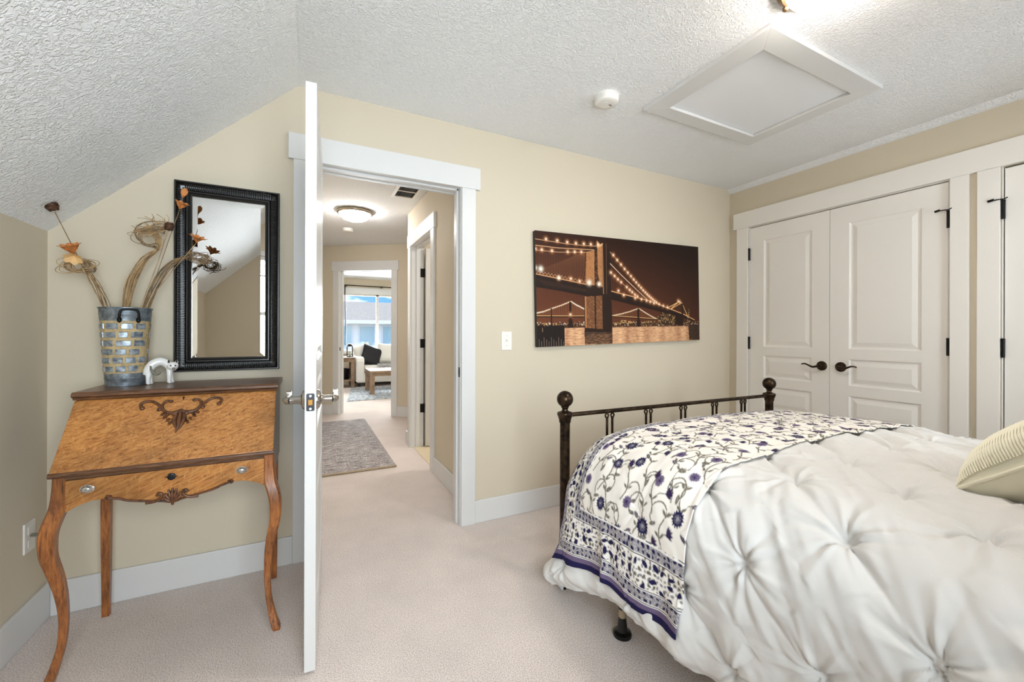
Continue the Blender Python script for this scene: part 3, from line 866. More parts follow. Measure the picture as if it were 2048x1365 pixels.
def square_table(name, label, x0, x1, y0, y1, h, leg, shelf=None, z0=0.0):
    root = thing(name, label, 'table', ((x0 + x1) / 2, (y0 + y1) / 2, 0))
    build(MB().box(x0, x1, y0, y1, h - 0.045, h), 'table_top', 'washed_wood', root, bevel=0.003)
    g = 0.004
    l = build(MB().box(x0 + g, x0 + g + leg, y0 + g, y0 + g + leg, z0, h - 0.045), 'leg', 'washed_wood', root, bevel=0.003)
    for dx, dy in ((x1 - x0 - leg - 2 * g, 0), (0, y1 - y0 - leg - 2 * g), (x1 - x0 - leg - 2 * g, y1 - y0 - leg - 2 * g)):
        dup(l, (dx, dy, 0))
    build(MB().box(x0 + leg, x1 - leg, y0 + 0.012, y0 + 0.035, h - 0.10, h - 0.045), 'apron', 'washed_wood', root)
    build(MB().box(x0 + 0.012, x0 + 0.035, y0 + leg, y1 - leg, h - 0.10, h - 0.045), 'apron', 'washed_wood', root)
    if shelf:
        build(MB().box(x0 + 0.01, x1 - 0.01, y0 + 0.01, y1 - 0.01, shelf, shelf + 0.03), 'shelf', 'washed_wood', root)
    return root
square_table('coffee_table', 'weathered wooden coffee table on the far room rug', 1.075, 2.2, 8.16, 8.92, 0.455, 0.085, z0=0.0125)
square_table('side_table', 'weathered wooden end table beside the sofa arm', 0.42, 0.935, 9.45, 9.95, 0.655, 0.075, 0.14)
lan = thing('lantern', 'small dark metal lantern on the end table', 'lantern', (0.86, 9.75, 0.655))
build(MB().box(0.79, 0.92, 9.69, 9.82, 0.655, 0.675), 'base', 'black_iron', lan)
build(MB().box(0.80, 0.91, 9.70, 9.81, 0.885, 0.90), 'top_plate', 'black_iron', lan)
for (x, y) in ((0.795, 9.695), (0.903, 9.695), (0.795, 9.803), (0.903, 9.803)):
    build(MB().box(x, x + 0.012, y, y + 0.012, 0.675, 0.89), 'post', 'black_iron', lan)
build(MB().box(0.807, 0.903, 9.701, 9.704, 0.68, 0.885), 'pane', 'pane', lan)
build(MB().lathe([(0.07, 0.90), (0.05, 0.93), (0.012, 0.95)], (0.855, 9.755, 0), 16), 'cap', 'black_iron', lan, smooth=40)
build(MB().lathe([(0.025, 0.675), (0.025, 0.78), (0.004, 0.785)], (0.855, 9.755, 0), 14), 'candle', 'cushion_white', lan, smooth=40)
bin_ = MB().lathe([(0.12, 0.17), (0.14, 0.40), (0.135, 0.40), (0.115, 0.18)], (0.72, 9.72, 0), 20)
build(bin_, 'basket', 'rubber_black', smooth=40, label='dark basket on the shelf of the end table', cat='basket')
build(MB().prism([(0.62, 7.56), (3.0, 7.56), (3.0, 9.35), (0.85, 9.35)], 'z', 0.0, 0.012), 'area_rug', 'blue_rug', bevel=0.004, label='blue grey patterned area rug in the far room', cat='rug')

# ------------------------------------------------------------------ outdoors
house = thing('neighbour_house', 'white house with a grey roof outside the far window', 'house', (3.0, 18.5, -3))
build(MB().box(-3, 9, 18.2, 24.0, -3, 1.75), 'wall', 'siding', house)
build(MB().prism([(17.75, 1.62), (21.2, 2.62), (24.6, 1.62), (24.6, 1.70), (21.2, 2.72), (17.75, 1.70)], 'x', -3.5, 9.5), 'roof', 'roof', house)
build(MB().box(-3.5, 9.5, 17.70, 17.78, 1.58, 1.72), 'gutter', 'siding', house)
for (a, b_) in ((1.30, 1.72), (1.93, 2.62), (2.86, 3.7), (-0.6, 0.6)):
    w_ = build(MB().box(a, b_, 18.15, 18.2, 0.62, 1.53), 'window', 'trim_white', house)
    build(MB().box(a + 0.06, b_ - 0.06, 18.135, 18.15, 0.68, 1.47), 'pane', 'house_glass', w_)
build(MB().box(-30, 30, 11, 60, -3.1, -3.0), 'ground', 'lawn', kind='structure')
# ------------------------------------------------------------------ attic hatch in the ceiling
hatch = thing('attic_hatch', 'square attic hatch with a wide white frame in the ceiling', 'hatch', (2.145, 1.37, H - 0.02))
ox0, ox1, oy0, oy1 = 1.681, 2.607, 1.018, 1.721
ix0, ix1, iy0, iy1 = 1.787, 2.520, 1.115, 1.634
z0, z1 = H - 0.020, H
for q in ([(ox0, oy0), (ox1, oy0), (ix1, iy0), (ix0, iy0)], [(ox1, oy0), (ox1, oy1), (ix1, iy1), (ix1, iy0)],
          [(ox1, oy1), (ox0, oy1), (ix0, iy1), (ix1, iy1)], [(ox0, oy1), (ox0, oy0), (ix0, iy0), (ix0, iy1)]):
    build(MB().prism(q, 'z', z0, z1), 'frame_board', 'trim_white', hatch, bevel=0.0012)
build(MB().box(ix0 + 0.004, ix1 - 0.004, iy0 + 0.004, iy1 - 0.004, H - 0.004, H), 'hatch_panel', 'hatch_white', hatch)

# ------------------------------------------------------------------ wall mirror
MX0, MX1, MZ0, MZ1 = -0.538, -0.122, 0.994, 1.866
GX0, GX1, GZ0, GZ1 = -0.475, -0.183, 1.056, 1.803
mir = thing('wall_mirror', 'tall narrow wall mirror in a ribbed black frame above the desk', 'mirror', ((MX0 + MX1) / 2, D, MZ0))
def rect_sweep(mb, loops):
    """loops: (inset, depth from wall) swept round the mirror frame"""
    vs = []; fs = []
    for ins, dep in loops:
        y = D - dep
        vs += [(MX0 + ins, y, MZ0 + ins), (MX1 - ins, y, MZ0 + ins), (MX1 - ins, y, MZ1 - ins), (MX0 + ins, y, MZ1 - ins)]
    for i in range(len(loops) - 1):
        for k in range(4):
            k2 = (k + 1) % 4
            fs.append((i * 4 + k, i * 4 + k2, (i + 1) * 4 + k2, (i + 1) * 4 + k))
    return mb.add(vs, fs)
fr0 = MB()
rect_sweep(fr0, [(0.0, 0.0), (0.0, 0.030), (0.003, 0.033), (0.007, 0.033), (0.009, 0.030), (0.013, 0.024), (0.022, 0.018), (0.032, 0.016), (0.038, 0.018), (0.041, 0.022),
                 (0.044, 0.026), (0.049, 0.026), (0.052, 0.023), (0.0625, 0.018), (0.0625, 0.006), (0.0625, 0.0), (0.0, 0.0)])
build(fr0, 'frame', 'black_frame', mir, smooth=30)
rb = MB()
def rib_x(x, up):
    zs = (MZ1 - 0.011, MZ1 - 0.038) if up else (MZ0 + 0.011, MZ0 + 0.038)
    zm = (zs[0] + zs[1]) / 2
    rb.tube([(x, D - 0.026, zs[0]), (x, D - 0.0235, zm + (zs[0] - zm) * 0.4), (x, D - 0.0205, zm), (x, D - 0.019, zs[1])], 0.0027, 6)
def rib_z(z, left):
    xs = (MX0 + 0.011, MX0 + 0.038) if left else (MX1 - 0.011, MX1 - 0.038)
    xm = (xs[0] + xs[1]) / 2
    rb.tube([(xs[0], D - 0.026, z), (xm + (xs[0] - xm) * 0.4, D - 0.0235, z), (xm, D - 0.0205, z), (xs[1], D - 0.019, z)], 0.0027, 6)
n = 46
for k in range(n):
    x = MX0 + 0.040 + (MX1 - MX0 - 0.080) * k / (n - 1)
    rib_x(x, True); rib_x(x, False)
n = 104
for k in range(n):
    z = MZ0 + 0.040 + (MZ1 - MZ0 - 0.080) * k / (n - 1)
    rib_z(z, True); rib_z(z, False)
build(rb, 'ribbed_moulding', 'black_frame', mir, smooth=40, kind='stuff')
bd = MB()
for k in range(64):
    x = GX0 - 0.004 + (GX1 - GX0 + 0.008) * k / 63
    for z in (GZ0 - 0.006, GZ1 + 0.006):
        bd.ell((x, D - 0.0225, z), 0.0022, 6, 4)
for k in range(164):
    z = GZ0 - 0.004 + (GZ1 - GZ0 + 0.008) * k / 163
    for x in (GX0 - 0.006, GX1 + 0.006):
        bd.ell((x, D - 0.0225, z), 0.0022, 6, 4)
build(bd, 'beaded_lip', 'black_frame', mir, smooth=60, kind='stuff')
bev = 0.021
gm = MB()
gy, gy2 = D - 0.0130, D - 0.0142
o_ = [(GX0, gy, GZ0), (GX1, gy, GZ0), (GX1, gy, GZ1), (GX0, gy, GZ1)]
i_ = [(GX0 + bev, gy2, GZ0 + bev), (GX1 - bev, gy2, GZ0 + bev), (GX1 - bev, gy2, GZ1 - bev), (GX0 + bev, gy2, GZ1 - bev)]
gm.add(o_ + i_, [(0, 1, 5, 4), (1, 2, 6, 5), (2, 3, 7, 6), (3, 0, 4, 7), (4, 5, 6, 7)])
build(gm, 'mirror_glass', 'mirror_glass', mir, label='clear mirror glass with a narrow slanted rim')

# ------------------------------------------------------------------ light switch, wall outlet
sw = thing('light_switch', 'white toggle light switch on the beige wall beside the doorway', 'light switch', (1.146, D, 1.126))
build(MB().box(1.110, 1.183, D - 0.006, D, 1.067, 1.186), 'cover_plate', 'plate_white', sw, bevel=0.002)
build(MB().box(1.1385, 1.1545, D - 0.0075, D - 0.006, 1.112, 1.140), 'bezel', 'plate_white', sw)
build(MB().prism([(D - 0.0075, 1.120), (D - 0.017, 1.131), (D - 0.017, 1.137), (D - 0.0075, 1.134)], 'x', 1.1425, 1.1505), 'toggle', 'plate_white', sw, bevel=0.001)
for z in (1.096, 1.157):
    build(MB().lathe([(0.0032, -0.0075), (0.0032, -0.006)], (1.1465, D, z), 10, 'y'), 'screw', 'pull_silver', sw)
ol = thing('wall_outlet', 'white outlet plate with a plug on the left wall behind the desk leg', 'outlet', (XL, 2.244, 0.385))
build(MB().box(XL, XL + 0.006, 2.209, 2.279, 0.327, 0.442), 'cover_plate', 'plate_white', ol, bevel=0.002)
build(MB().box(XL + 0.006, XL + 0.008, 2.228, 2.260, 0.395, 0.424), 'socket', 'plate_white', ol, bevel=0.0006)
build(MB().box(XL + 0.006, XL + 0.008, 2.228, 2.260, 0.345, 0.374), 'socket', 'plate_white', ol, bevel=0.0006)
build(MB().lathe([(0.003, 0.006), (0.003, 0.0075)], (XL, 2.244, 0.3845), 10, 'x'), 'screw', 'pull_silver', ol)
build(MB().lathe([(0.006, 0.008), (0.007, 0.020), (0.004, 0.034), (0.003, 0.040)], (XL, 2.244, 0.388), 12, 'x'), 'plug', 'glaze_grey', ol, smooth=40)

# ------------------------------------------------------------------ slant-front desk
desk = thing('writing_desk', 'antique golden oak slant front desk with carved ornament and curved legs', 'desk', (-0.43, 2.07, 0))
DX0, DX1, DC = -0.748, -0.112, -0.43
Y0, ZL0, Y1, ZL1 = 1.846, 0.708, 2.020, 0.930
YB = 2.290
# case sides, back and floor
for x in (DX0 + 0.004, DX1 - 0.024):
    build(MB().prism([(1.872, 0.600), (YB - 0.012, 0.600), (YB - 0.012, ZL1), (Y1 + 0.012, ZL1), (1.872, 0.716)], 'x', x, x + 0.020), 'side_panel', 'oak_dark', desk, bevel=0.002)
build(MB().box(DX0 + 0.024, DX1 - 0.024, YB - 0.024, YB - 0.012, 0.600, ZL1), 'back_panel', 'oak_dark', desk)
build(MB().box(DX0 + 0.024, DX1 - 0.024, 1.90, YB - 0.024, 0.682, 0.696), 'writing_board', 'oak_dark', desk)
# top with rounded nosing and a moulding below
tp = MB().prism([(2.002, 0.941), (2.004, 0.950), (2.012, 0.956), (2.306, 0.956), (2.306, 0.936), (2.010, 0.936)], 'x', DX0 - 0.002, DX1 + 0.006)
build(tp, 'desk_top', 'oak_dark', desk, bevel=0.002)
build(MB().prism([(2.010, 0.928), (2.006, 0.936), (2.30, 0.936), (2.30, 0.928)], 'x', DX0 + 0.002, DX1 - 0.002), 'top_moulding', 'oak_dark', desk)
# lid
lv_ = Vector((0, Y1 - Y0, ZL1 - ZL0)).normalized(); ln_ = Vector((0, -lv_.z, lv_.y))
LP0 = Vector((DC, Y0, ZL0))
LL = math.hypot(Y1 - Y0, ZL1 - ZL0)
def lidp(p):
    return LP0 + Vector((p.x, 0, 0)) + lv_ * p.y + ln_ * p.z
lid = build(MB().box(-0.314, 0.314, 0.006, LL - 0.004, -0.019, 0.0).xf(lidp), 'lid', 'oak', desk, bevel=0.0025)
build(MB().tube([(-0.316, 0.003, -0.009), (0.316, 0.003, -0.009)], 0.0095, 10).xf(lidp), 'lid_moulding', 'oak_dark', lid, smooth=50)
build(MB().lathe([(0.0040, 0.0002), (0.0040, 0.0008)], (0, 0.266, 0), 12).box(-0.0016, 0.0016, 0.256, 0.264, 0.0002, 0.0008).xf(lidp), 'keyhole', 'keyhole_black', lid)
# carved ornament of the lid
cv = MB()
def scroll(pts, r0, r1, curl=None):
    q = spline([(x, y, 0.002) for x, y in pts], 6)
    m_ = len(q)
    cv.tube(q, [(r0 + (r1 - r0) * i / (m_ - 1)) for i in range(m_)], 8)
    cv.ell(q[-1], (r1 * 1.7, r1 * 1.7, r1 * 1.1), 10, 6)
    cv.ell(q[0], (r0 * 1.5, r0 * 1.5, r0 * 1.1), 10, 6)
for sx in (-1, 1):
    M = lambda L: [(sx * x, y - 0.005) for x, y in L]
    scroll(M([(0.118, 0.233), (0.125, 0.249), (0.115, 0.259), (0.095, 0.260), (0.078, 0.250), (0.067, 0.236), (0.066, 0.224)]), 0.0055, 0.0050)
    scroll(M([(0.036, 0.256), (0.048, 0.258), (0.059, 0.246), (0.059, 0.230), (0.050, 0.215), (0.037, 0.207), (0.018, 0.203)]), 0.0045, 0.0065)
    for (x, y, a, l) in ((0.048, 0.204, -0.5, 0.013), (0.040, 0.192, -0.7, 0.014), (0.030, 0.181, -0.9, 0.013), (0.024, 0.168, -1.1, 0.013), (0.034, 0.199, -0.2, 0.012)):
        q = [(sx * x, y - 0.005, 0.002), (sx * (x + l * 0.5 * cos(a)), y - 0.005 + l * 0.5 * sin(a), 0.004), (sx * (x + l * cos(a)), y - 0.005 + l * sin(a), 0.001)]
        cv.tube(q, [0.004, 0.006, 0.0015], 6)
    cv.tube([(sx * 0.012, 0.195, 0.002), (sx * 0.016, 0.170, 0.004), (sx * 0.010, 0.150, 0.003), (sx * 0.003, 0.130, 0.001)], [0.005, 0.008, 0.006, 0.002], 8)
cv.tube([(0, 0.200, 0.002), (0.0, 0.165, 0.005), (0.001, 0.140, 0.003), (-0.004, 0.117, 0.001)], [0.006, 0.008, 0.006, 0.002], 8)
cv.tube([(-0.018, 0.199, 0.003), (0, 0.208, 0.004), (0.018, 0.199, 0.003)], [0.006, 0.0065, 0.006], 8)
build(cv.xf(lidp), 'carving', 'carved_wood', lid, smooth=60, label='dark carved scroll and leaf ornament')
build(MB().ell((-0.0, 0.192, 0.002), (0.016, 0.006, 0.003), 14, 6).xf(lidp), 'carving_hollow', 'keyhole_black', lid, smooth=60)
for sx in (-0.24, 0.22):
    build(MB().box(DC + sx - 0.028, DC + sx + 0.028, Y0 + 0.010, Y0 + 0.024, 0.7005, 0.7025), 'hinge', 'brass', desk)
# rail under the lid and the shaped drawer
FYd = 1.868
build(MB().box(DX0 + 0.036, DX1 - 0.036, FYd - 0.002, FYd + 0.03, 0.682, 0.700), 'rail', 'oak_dark', desk, bevel=0.002)
ap = [(-0.716, 0.574), (-0.687, 0.590), (-0.650, 0.603), (-0.606, 0.605), (-0.575, 0.596), (-0.548, 0.585), (-0.494, 0.574), (-0.460, 0.568), (-0.430, 0.560)]
ap = ap + [(-0.86 - x, z) for x, z in ap[-2::-1]]
drawer = build(MB().prism([(-0.712, 0.680)] + [(max(-0.712, min(-0.148, x)), z) for x, z in ap] + [(-0.148, 0.680)], 'y', FYd, FYd + 0.022), 'drawer', 'oak', desk, bevel=0.002)
build(MB().box(-0.70, -0.16, FYd + 0.022, FYd + 0.36, 0.612, 0.676), 'drawer_box', 'oak_dark', drawer)
ed = MB()
ed.tube(spline([(x, FYd - 0.001, z + 0.002) for x, z in ap[3:-3]], 5), 0.0042, 8)
for sx in (-1, 1):
    X = lambda d: DC + sx * d
    ed.tube(spline([(X(0.165), FYd - 0.002, 0.610), (X(0.176), FYd - 0.003, 0.614), (X(0.180), FYd - 0.003, 0.606), (X(0.173), FYd - 0.003, 0.602)], 5), 0.0035, 6)
    ed.tube(spline([(X(0.075), FYd - 0.002, 0.571), (X(0.050), FYd - 0.004, 0.573), (X(0.034), FYd - 0.005, 0.582), (X(0.030), FYd - 0.005, 0.595), (X(0.038), FYd - 0.005, 0.600), (X(0.044), FYd - 0.004, 0.592)], 5), 0.0055, 8)
    for a, l in ((0.25, 0.048), (0.55, 0.042), (0.9, 0.034)):
        ed.tube([(X(0.002), FYd - 0.003, 0.562), (X(0.5 * l * sin(a)), FYd - 0.008, 0.562 + 0.5 * l * cos(a)), (X(l * sin(a)), FYd - 0.004, 0.562 + l * cos(a))], [0.004, 0.0065, 0.003], 6)
ed.tube([(DC, FYd - 0.003, 0.553), (DC, FYd - 0.010, 0.580), (DC, FYd - 0.004, 0.614)], [0.004, 0.0075, 0.003], 8)
build(ed, 'carving', 'carved_wood', drawer, smooth=60, label='dark carved shell and edge scrolls')
for x in (-0.657, -0.221):
    k_ = build(MB().lathe([(0.019, 0), (0.019, -0.003), (0.016, -0.0045), (0.014, -0.006), (0.013, -0.010), (0.009, -0.013), (0.003, -0.014)], (0, 0, 0), 24, 'y').xf(lambda p: (x + p.x, FYd + p.y, 0.646 + p.z * 0.72)), 'drawer_pull', 'pull_silver', drawer, smooth=40)
es = build(MB().lathe([(0.0135, 0), (0.0125, -0.003), (0.008, -0.005), (0.003, -0.0052)], (-0.434, FYd, 0.653), 8, 'y').box(-0.452, -0.416, FYd - 0.002, FYd, 0.6515, 0.6545), 'escutcheon', 'dark_metal', drawer)
build(MB().lathe([(0.004, -0.0052), (0.004, -0.0062)], (-0.434, FYd, 0.653), 10, 'y'), 'keyhole', 'keyhole_black', es)
# cabriole front legs
LEG = [(0.700, -0.1335, 0.0, 0.0185), (0.640, -0.132, 0.0, 0.0195), (0.590, -0.128, -0.004, 0.021), (0.550, -0.117, -0.012, 0.0215), (0.510, -0.109, -0.018, 0.0205),
       (0.470, -0.108, -0.019, 0.0195), (0.430, -0.111, -0.017, 0.0185), (0.370, -0.123, -0.009, 0.0170), (0.310, -0.132, -0.002, 0.0145), (0.250, -0.1365, 0.004, 0.0122),
       (0.190, -0.137, 0.006, 0.0108), (0.130, -0.133, 0.003, 0.0105), (0.080, -0.124, -0.005, 0.0115), (0.040, -0.114, -0.014, 0.0130), (0.012, -0.105, -0.021, 0.0145), (0.0, -0.104, -0.022, 0.0120)]
for sx in (1, -1):
    secs = []
    for z, x, dy, r in LEG:
        xx = x if sx == 1 else -0.86 - x
        yy = 1.888 + dy
        c_ = 0.72
        secs.append([(xx + px * r, yy + py * r, z) for px, py in ((1, c_), (c_, 1), (-c_, 1), (-1, c_), (-1, -c_), (-c_, -1), (c_, -1), (1, -c_))])
    # denser loft
    dense = []
    for k in range(8):
        col = spline([s_[k] for s_ in secs], 3)
        dense.append(col)
    dense = [[dense[k][i] for k in range(8)] for i in range(len(dense[0]))]
    build(MB().loft(dense), 'leg', 'oak_leg', desk, smooth=38)
for x in (-0.738, -0.137):
    build(MB().loft([[(x + px * r, 2.266 + py * r, z) for px, py in ((1, 1), (-1, 1), (-1, -1), (1, -1))] for z, r in ((0.62, 0.0155), (0.30, 0.0145), (0.0, 0.0115))]), 'leg', 'oak_leg', desk, bevel=0.002)

# ------------------------------------------------------------------ galvanized vase with brick plates
VC = (-0.664, 2.215); VZ = 0.956; VH = 0.316
vase = thing('metal_vase', 'tall galvanized metal vase with a brick pattern on the desk', 'vase', (VC[0], VC[1], VZ))
def vr(h):
    return 0.0615 + (0.0815 - 0.0615) * h / VH
prof = [(0.0600, 0.0), (vr(0.003), 0.001)]
prof += [(vr(h), h) for h in (0.012, 0.027)] + [(vr(0.029) + 0.0012, 0.029), (vr(0.033) + 0.0012, 0.033), (vr(0.035), 0.035), (vr(0.052), 0.052)]
b0 = build(MB().lathe([(r, VZ + h) for r, h in prof], (VC[0], VC[1], 0), 48), 'base_band', 'galvanized', vase, smooth=30)
build(MB().lathe([(vr(h) - 0.0006, VZ + h) for h in (0.052, 0.10, 0.16, 0.22, 0.262)], (VC[0], VC[1], 0), 48), 'body', 'grout', vase, smooth=50)
pt_ = [(vr(h), h) for h in (0.262, 0.285)] + [(vr(0.287) + 0.001, 0.287), (vr(0.290) + 0.001, 0.290), (vr(0.292), 0.292), (vr(0.311), 0.311), (vr(VH) + 0.003, 0.312), (vr(VH) + 0.003, VH), (vr(VH) - 0.002, VH + 0.001), (vr(VH) - 0.004, 0.305), (vr(0.2) - 0.004, 0.2), (0.01, 0.19)]
build(MB().lathe([(r, VZ + h) for r, h in pt_], (VC[0], VC[1], 0), 48), 'rim_band', 'galvanized', vase, smooth=30)
random.seed(5)
rows = 6
for i in range(rows):
    h0 = 0.0585 + i * 0.0340
    a = (0.30 if i % 2 else 0.0) + random.uniform(-0.05, 0.05)
    end = a + 2 * pi - 0.15
    while a < end:
        wdt = random.choice((0.38, 0.48, 0.56, 0.66))
        if a + wdt > end: break
        P = []
        hh = 0.0235 + random.uniform(-0.001, 0.001)
        mb = MB()
        G = []
        for ua in (0.0, 0.05, 0.35, 0.65, 0.95, 1.0):
            row = []
            for uh in (0.0, 0.10, 0.5, 0.90, 1.0):
                ou, oh = ua in (0.0, 1.0), uh in (0.0, 1.0)
                e = -0.0010 if (ou or oh) else 0.0016
                cu = 0.03 if (ou and oh) else 0.0
                hz_ = h0 + hh * (uh * (1 - 4 * cu) + 2 * cu)
                an = a + wdt * (ua * (1 - 2 * cu) + cu)
                rr = vr(hz_) + e
                row.append((VC[0] + rr * cos(an), VC[1] + rr * sin(an), VZ + hz_))
            G.append(row)
        mb.grid(G)
        build(mb, 'brick', 'brick_zinc', vase, smooth=25)
        a += wdt + 0.115
ha = math.atan2(-1, 0.42)
hc = Vector((VC[0] + cos(ha) * vr(0.28), VC[1] + sin(ha) * vr(0.28), 0))
tx = Vector((-sin(ha), cos(ha), 0)); nx = Vector((cos(ha), sin(ha), 0))
def hp(u, z, d):
    return hc + tx * u + nx * d + Vector((0, 0, VZ + z))
han = build(MB().tube(spline([hp(-0.027, 0.264, 0.004), hp(-0.029, 0.276, 0.010), hp(-0.027, 0.296, 0.013), hp(-0.020, 0.306, 0.014), hp(0, 0.308, 0.014), hp(0.020, 0.306, 0.014), hp(0.027, 0.296, 0.013), hp(0.029, 0.276, 0.010), hp(0.027, 0.264, 0.004)], 5), 0.0042, 10), 'handle', 'black_iron', vase, smooth=50)
for u in (-0.028, 0.028):
    build(MB().ell(hp(u, 0.266, 0.004), (0.0075, 0.006, 0.012), 12, 8), 'bracket', 'black_iron', han, smooth=60)

# ------------------------------------------------------------------ dried stems, each a thing of its own
GRP = None
def inside(x, y, z=1.16):
    return (x, y, z)
def stem(label, pts, r=0.0014, m='reed'):
    o = thing('dried_stem', label, 'dried flower', pts[0], group='dried stems in the vase')
    build(MB().tube(spline(pts, 5), r, 6), 'stalk', m, o, smooth=60)
    return o
def petal(mb, c, ax, side, L, w, open_):
    """leaf shaped petal grid: ax = flower axis, side = outward direction"""
    ax = Vector(ax).normalized(); side = Vector(side).normalized(); tg = ax.cross(side)
    P = []
    for i in range(6):
        t_ = i / 5
        ww_ = w * (sin(pi * min(1.0, 0.12 + t_ * 0.85)) ** 0.8) * (0.35 + 0.65 * min(1, t_ * 2.2)) + 0.0006
        q = Vector(c) + ax * (L * (t_ * (1 - open_ * 0.5 * t_))) + side * (L * open_ * t_ * (0.55 + 0.45 * t_))
        P.append([q - tg * ww_ + ax * 0.002, q - side * 0.0010, q + tg * ww_ + ax * 0.002])
    mb.grid(P)
def flower(parent, c, ax, L, w, n, m, open_=0.75, inner=True, name='petal'):
    ax = Vector(ax).normalized()
    a0 = ax.orthogonal().normalized(); b0_ = ax.cross(a0)
    for k in range(n):
        an = 2 * pi * k / n + 0.3
        mb = MB(); petal(mb, c, ax, a0 * cos(an) + b0_ * sin(an), L, w, open_)
        build(mb, name, m, parent, smooth=70, fix=False)
    if inner:
        for k in range(5):
            an = 2 * pi * k / 5
            mb = MB(); petal(mb, Vector(c), ax, a0 * cos(an) + b0_ * sin(an), L * 0.8, w * 0.8, open_ * 0.45)
            build(mb, name, m, parent, smooth=70, fix=False)
def pod(parent, c, ax, r):
    ax = Vector(ax).normalized(); a0 = ax.orthogonal().normalized(); b0_ = ax.cross(a0)
    mb = MB()
    mb.ell((0, 0, 0), (r * 0.8, r * 0.8, r * 0.95), 14, 10)
    for k in range(9):
        z = -0.8 + 1.6 * k / 8
        rr = r * math.sqrt(max(0.05, 1 - z * z)) * 0.92
        mb.tube([(rr * cos(a + k), rr * sin(a + k), z * r * 0.9 + 0.16 * r * sin(2 * a)) for a in [2 * pi * i / 14 for i in range(13)]], r * 0.13, 5)
    mb.xf(lambda p: Vector(c) + a0 * p.x + b0_ * p.y + ax * p.z)
    build(mb, 'pod', 'pod_brown', parent, smooth=60)

V3 = Vector
s1 = stem('long dried stem with a brown pod leaning far left out of the vase', [(-0.690, 2.205, 1.15), (-0.728, 2.20, 1.27), (-0.800, 2.20, 1.46), (-0.868, 2.20, 1.635)], 0.0016, 'reed_dark')
pod(s1, (-0.878, 2.20, 1.658), (-0.35, 0, 0.94), 0.021)
s2 = stem('dried stem with a wide orange flower low on the left', [(-0.690, 2.19, 1.15), (-0.724, 2.185, 1.27), (-0.762, 2.18, 1.37), (-0.800, 2.175, 1.468)], 0.0018)
flower(s2, (-0.804, 2.172, 1.472), (-0.2, -0.40, 0.90), 0.056, 0.0165, 8, 'petal_orange', 0.62)
flower(s2, (-0.800, 2.168, 1.472), (0.05, -0.55, -0.60), 0.042, 0.015, 6, 'petal_pale', 0.7, False)
s3 = stem('dried stem with a dark brown curled rose near the mirror frame', [(-0.630, 2.19, 1.15), (-0.612, 2.19, 1.27), (-0.560, 2.19, 1.45), (-0.522, 2.19, 1.605)], 0.0013)
pod(s3, (-0.517, 2.185, 1.618), (0.2, 0, 1), 0.018)
s4 = stem('tallest dried stem with two orange blossoms against the mirror frame', [(-0.625, 2.22, 1.15), (-0.603, 2.22, 1.27), (-0.545, 2.22, 1.50), (-0.490, 2.22, 1.705), (-0.477, 2.22, 1.765)], 0.0013, 'reed_dark')
flower(s4, (-0.490, 2.215, 1.702), (0.35, -0.3, 0.9), 0.046, 0.0135, 7, 'petal_orange', 0.6)
flower(s4, (-0.480, 2.22, 1.755), (0.15, 0, 1), 0.046, 0.0125, 3, 'petal_orange', 0.3, False)
s5 = stem('dried stem with a starry orange flower in front of the mirror glass', [(-0.618, 2.20, 1.15), (-0.600, 2.20, 1.27), (-0.535, 2.205, 1.395), (-0.470, 2.21, 1.50), (-0.432, 2.21, 1.560)], 0.0013)
flower(s5, (-0.431, 2.21, 1.562), (0.3, -0.35, 0.9), 0.046, 0.0110, 8, 'petal_orange', 0.75)

def bunch(label, root_pts, tie, loop, n, seed, turns, rr, flat, m='reed', jitter=0.008, wild=0.5, drift=(0, 0)):
    """curled reeds: rise from the vase to the tie, then coil round the loop centre"""
    random.seed(seed)
    o = thing('curled_reed_bunch', label, 'dried reeds', root_pts[0], group='curled reeds in the vase')
    for k in range(n):
        j = lambda s_: random.uniform(-s_, s_)
        sp_ = j(1.0)
        pts = []
        m0 = len(root_pts)
        for i, p in enumerate(root_pts):
            f_ = (0.35 + 0.9 * i / m0) if i < m0 - 1 else 0.5
            pts.append((p[0] + sp_ * jitter * 2.2 * f_ + j(0.003), p[1] + j(jitter), p[2] + j(0.006)))
        pts.append((tie[0] + j(0.006), tie[1] + j(0.006), tie[2] + j(0.006)))
        a0 = math.atan2(tie[2] - loop[2], tie[0] - loop[0]) + j(0.5)
        R_ = rr * random.uniform(0.55, 1.25); cz = j(flat * wild); cx = j(rr * wild)
        T_ = turns * random.uniform(0.6, 1.3); sg = 1 if k % 3 else -1
        tilt = j(0.7) * wild; ecc = random.uniform(0.35, 0.8)
        steps = int(10 * T_) + 4
        for i in range(1, steps):
            t_ = i / steps
            a = a0 + sg * 2 * pi * T_ * t_
            lx, lz = R_ * cos(a), flat * (0.6 + ecc) * sin(a)
            pts.append((loop[0] + cx * t_ + lx * cos(tilt) - lz * sin(tilt) + drift[0] * t_, loop[1] + R_ * ecc * sin(a + 0.8), loop[2] + cz * t_ + lx * sin(tilt) + lz * cos(tilt) + drift[1] * t_))
        build(MB().tube(spline(pts, 3), [random.uniform(0.0009, 0.0014)] * ((len(pts) - 1) * 3 + 1), 5), 'reed', m if k % 3 else 'reed_dark', o, smooth=70)
    return o
bunch('small bunch of reeds coiled into a ring left of the vase', [(-0.695, 2.215, 1.15), (-0.722, 2.215, 1.27), (-0.742, 2.21, 1.35)], (-0.770, 2.20, 1.405), (-0.797, 2.195, 1.432), 10, 3, 1.8, 0.036, 0.018, wild=0.7)
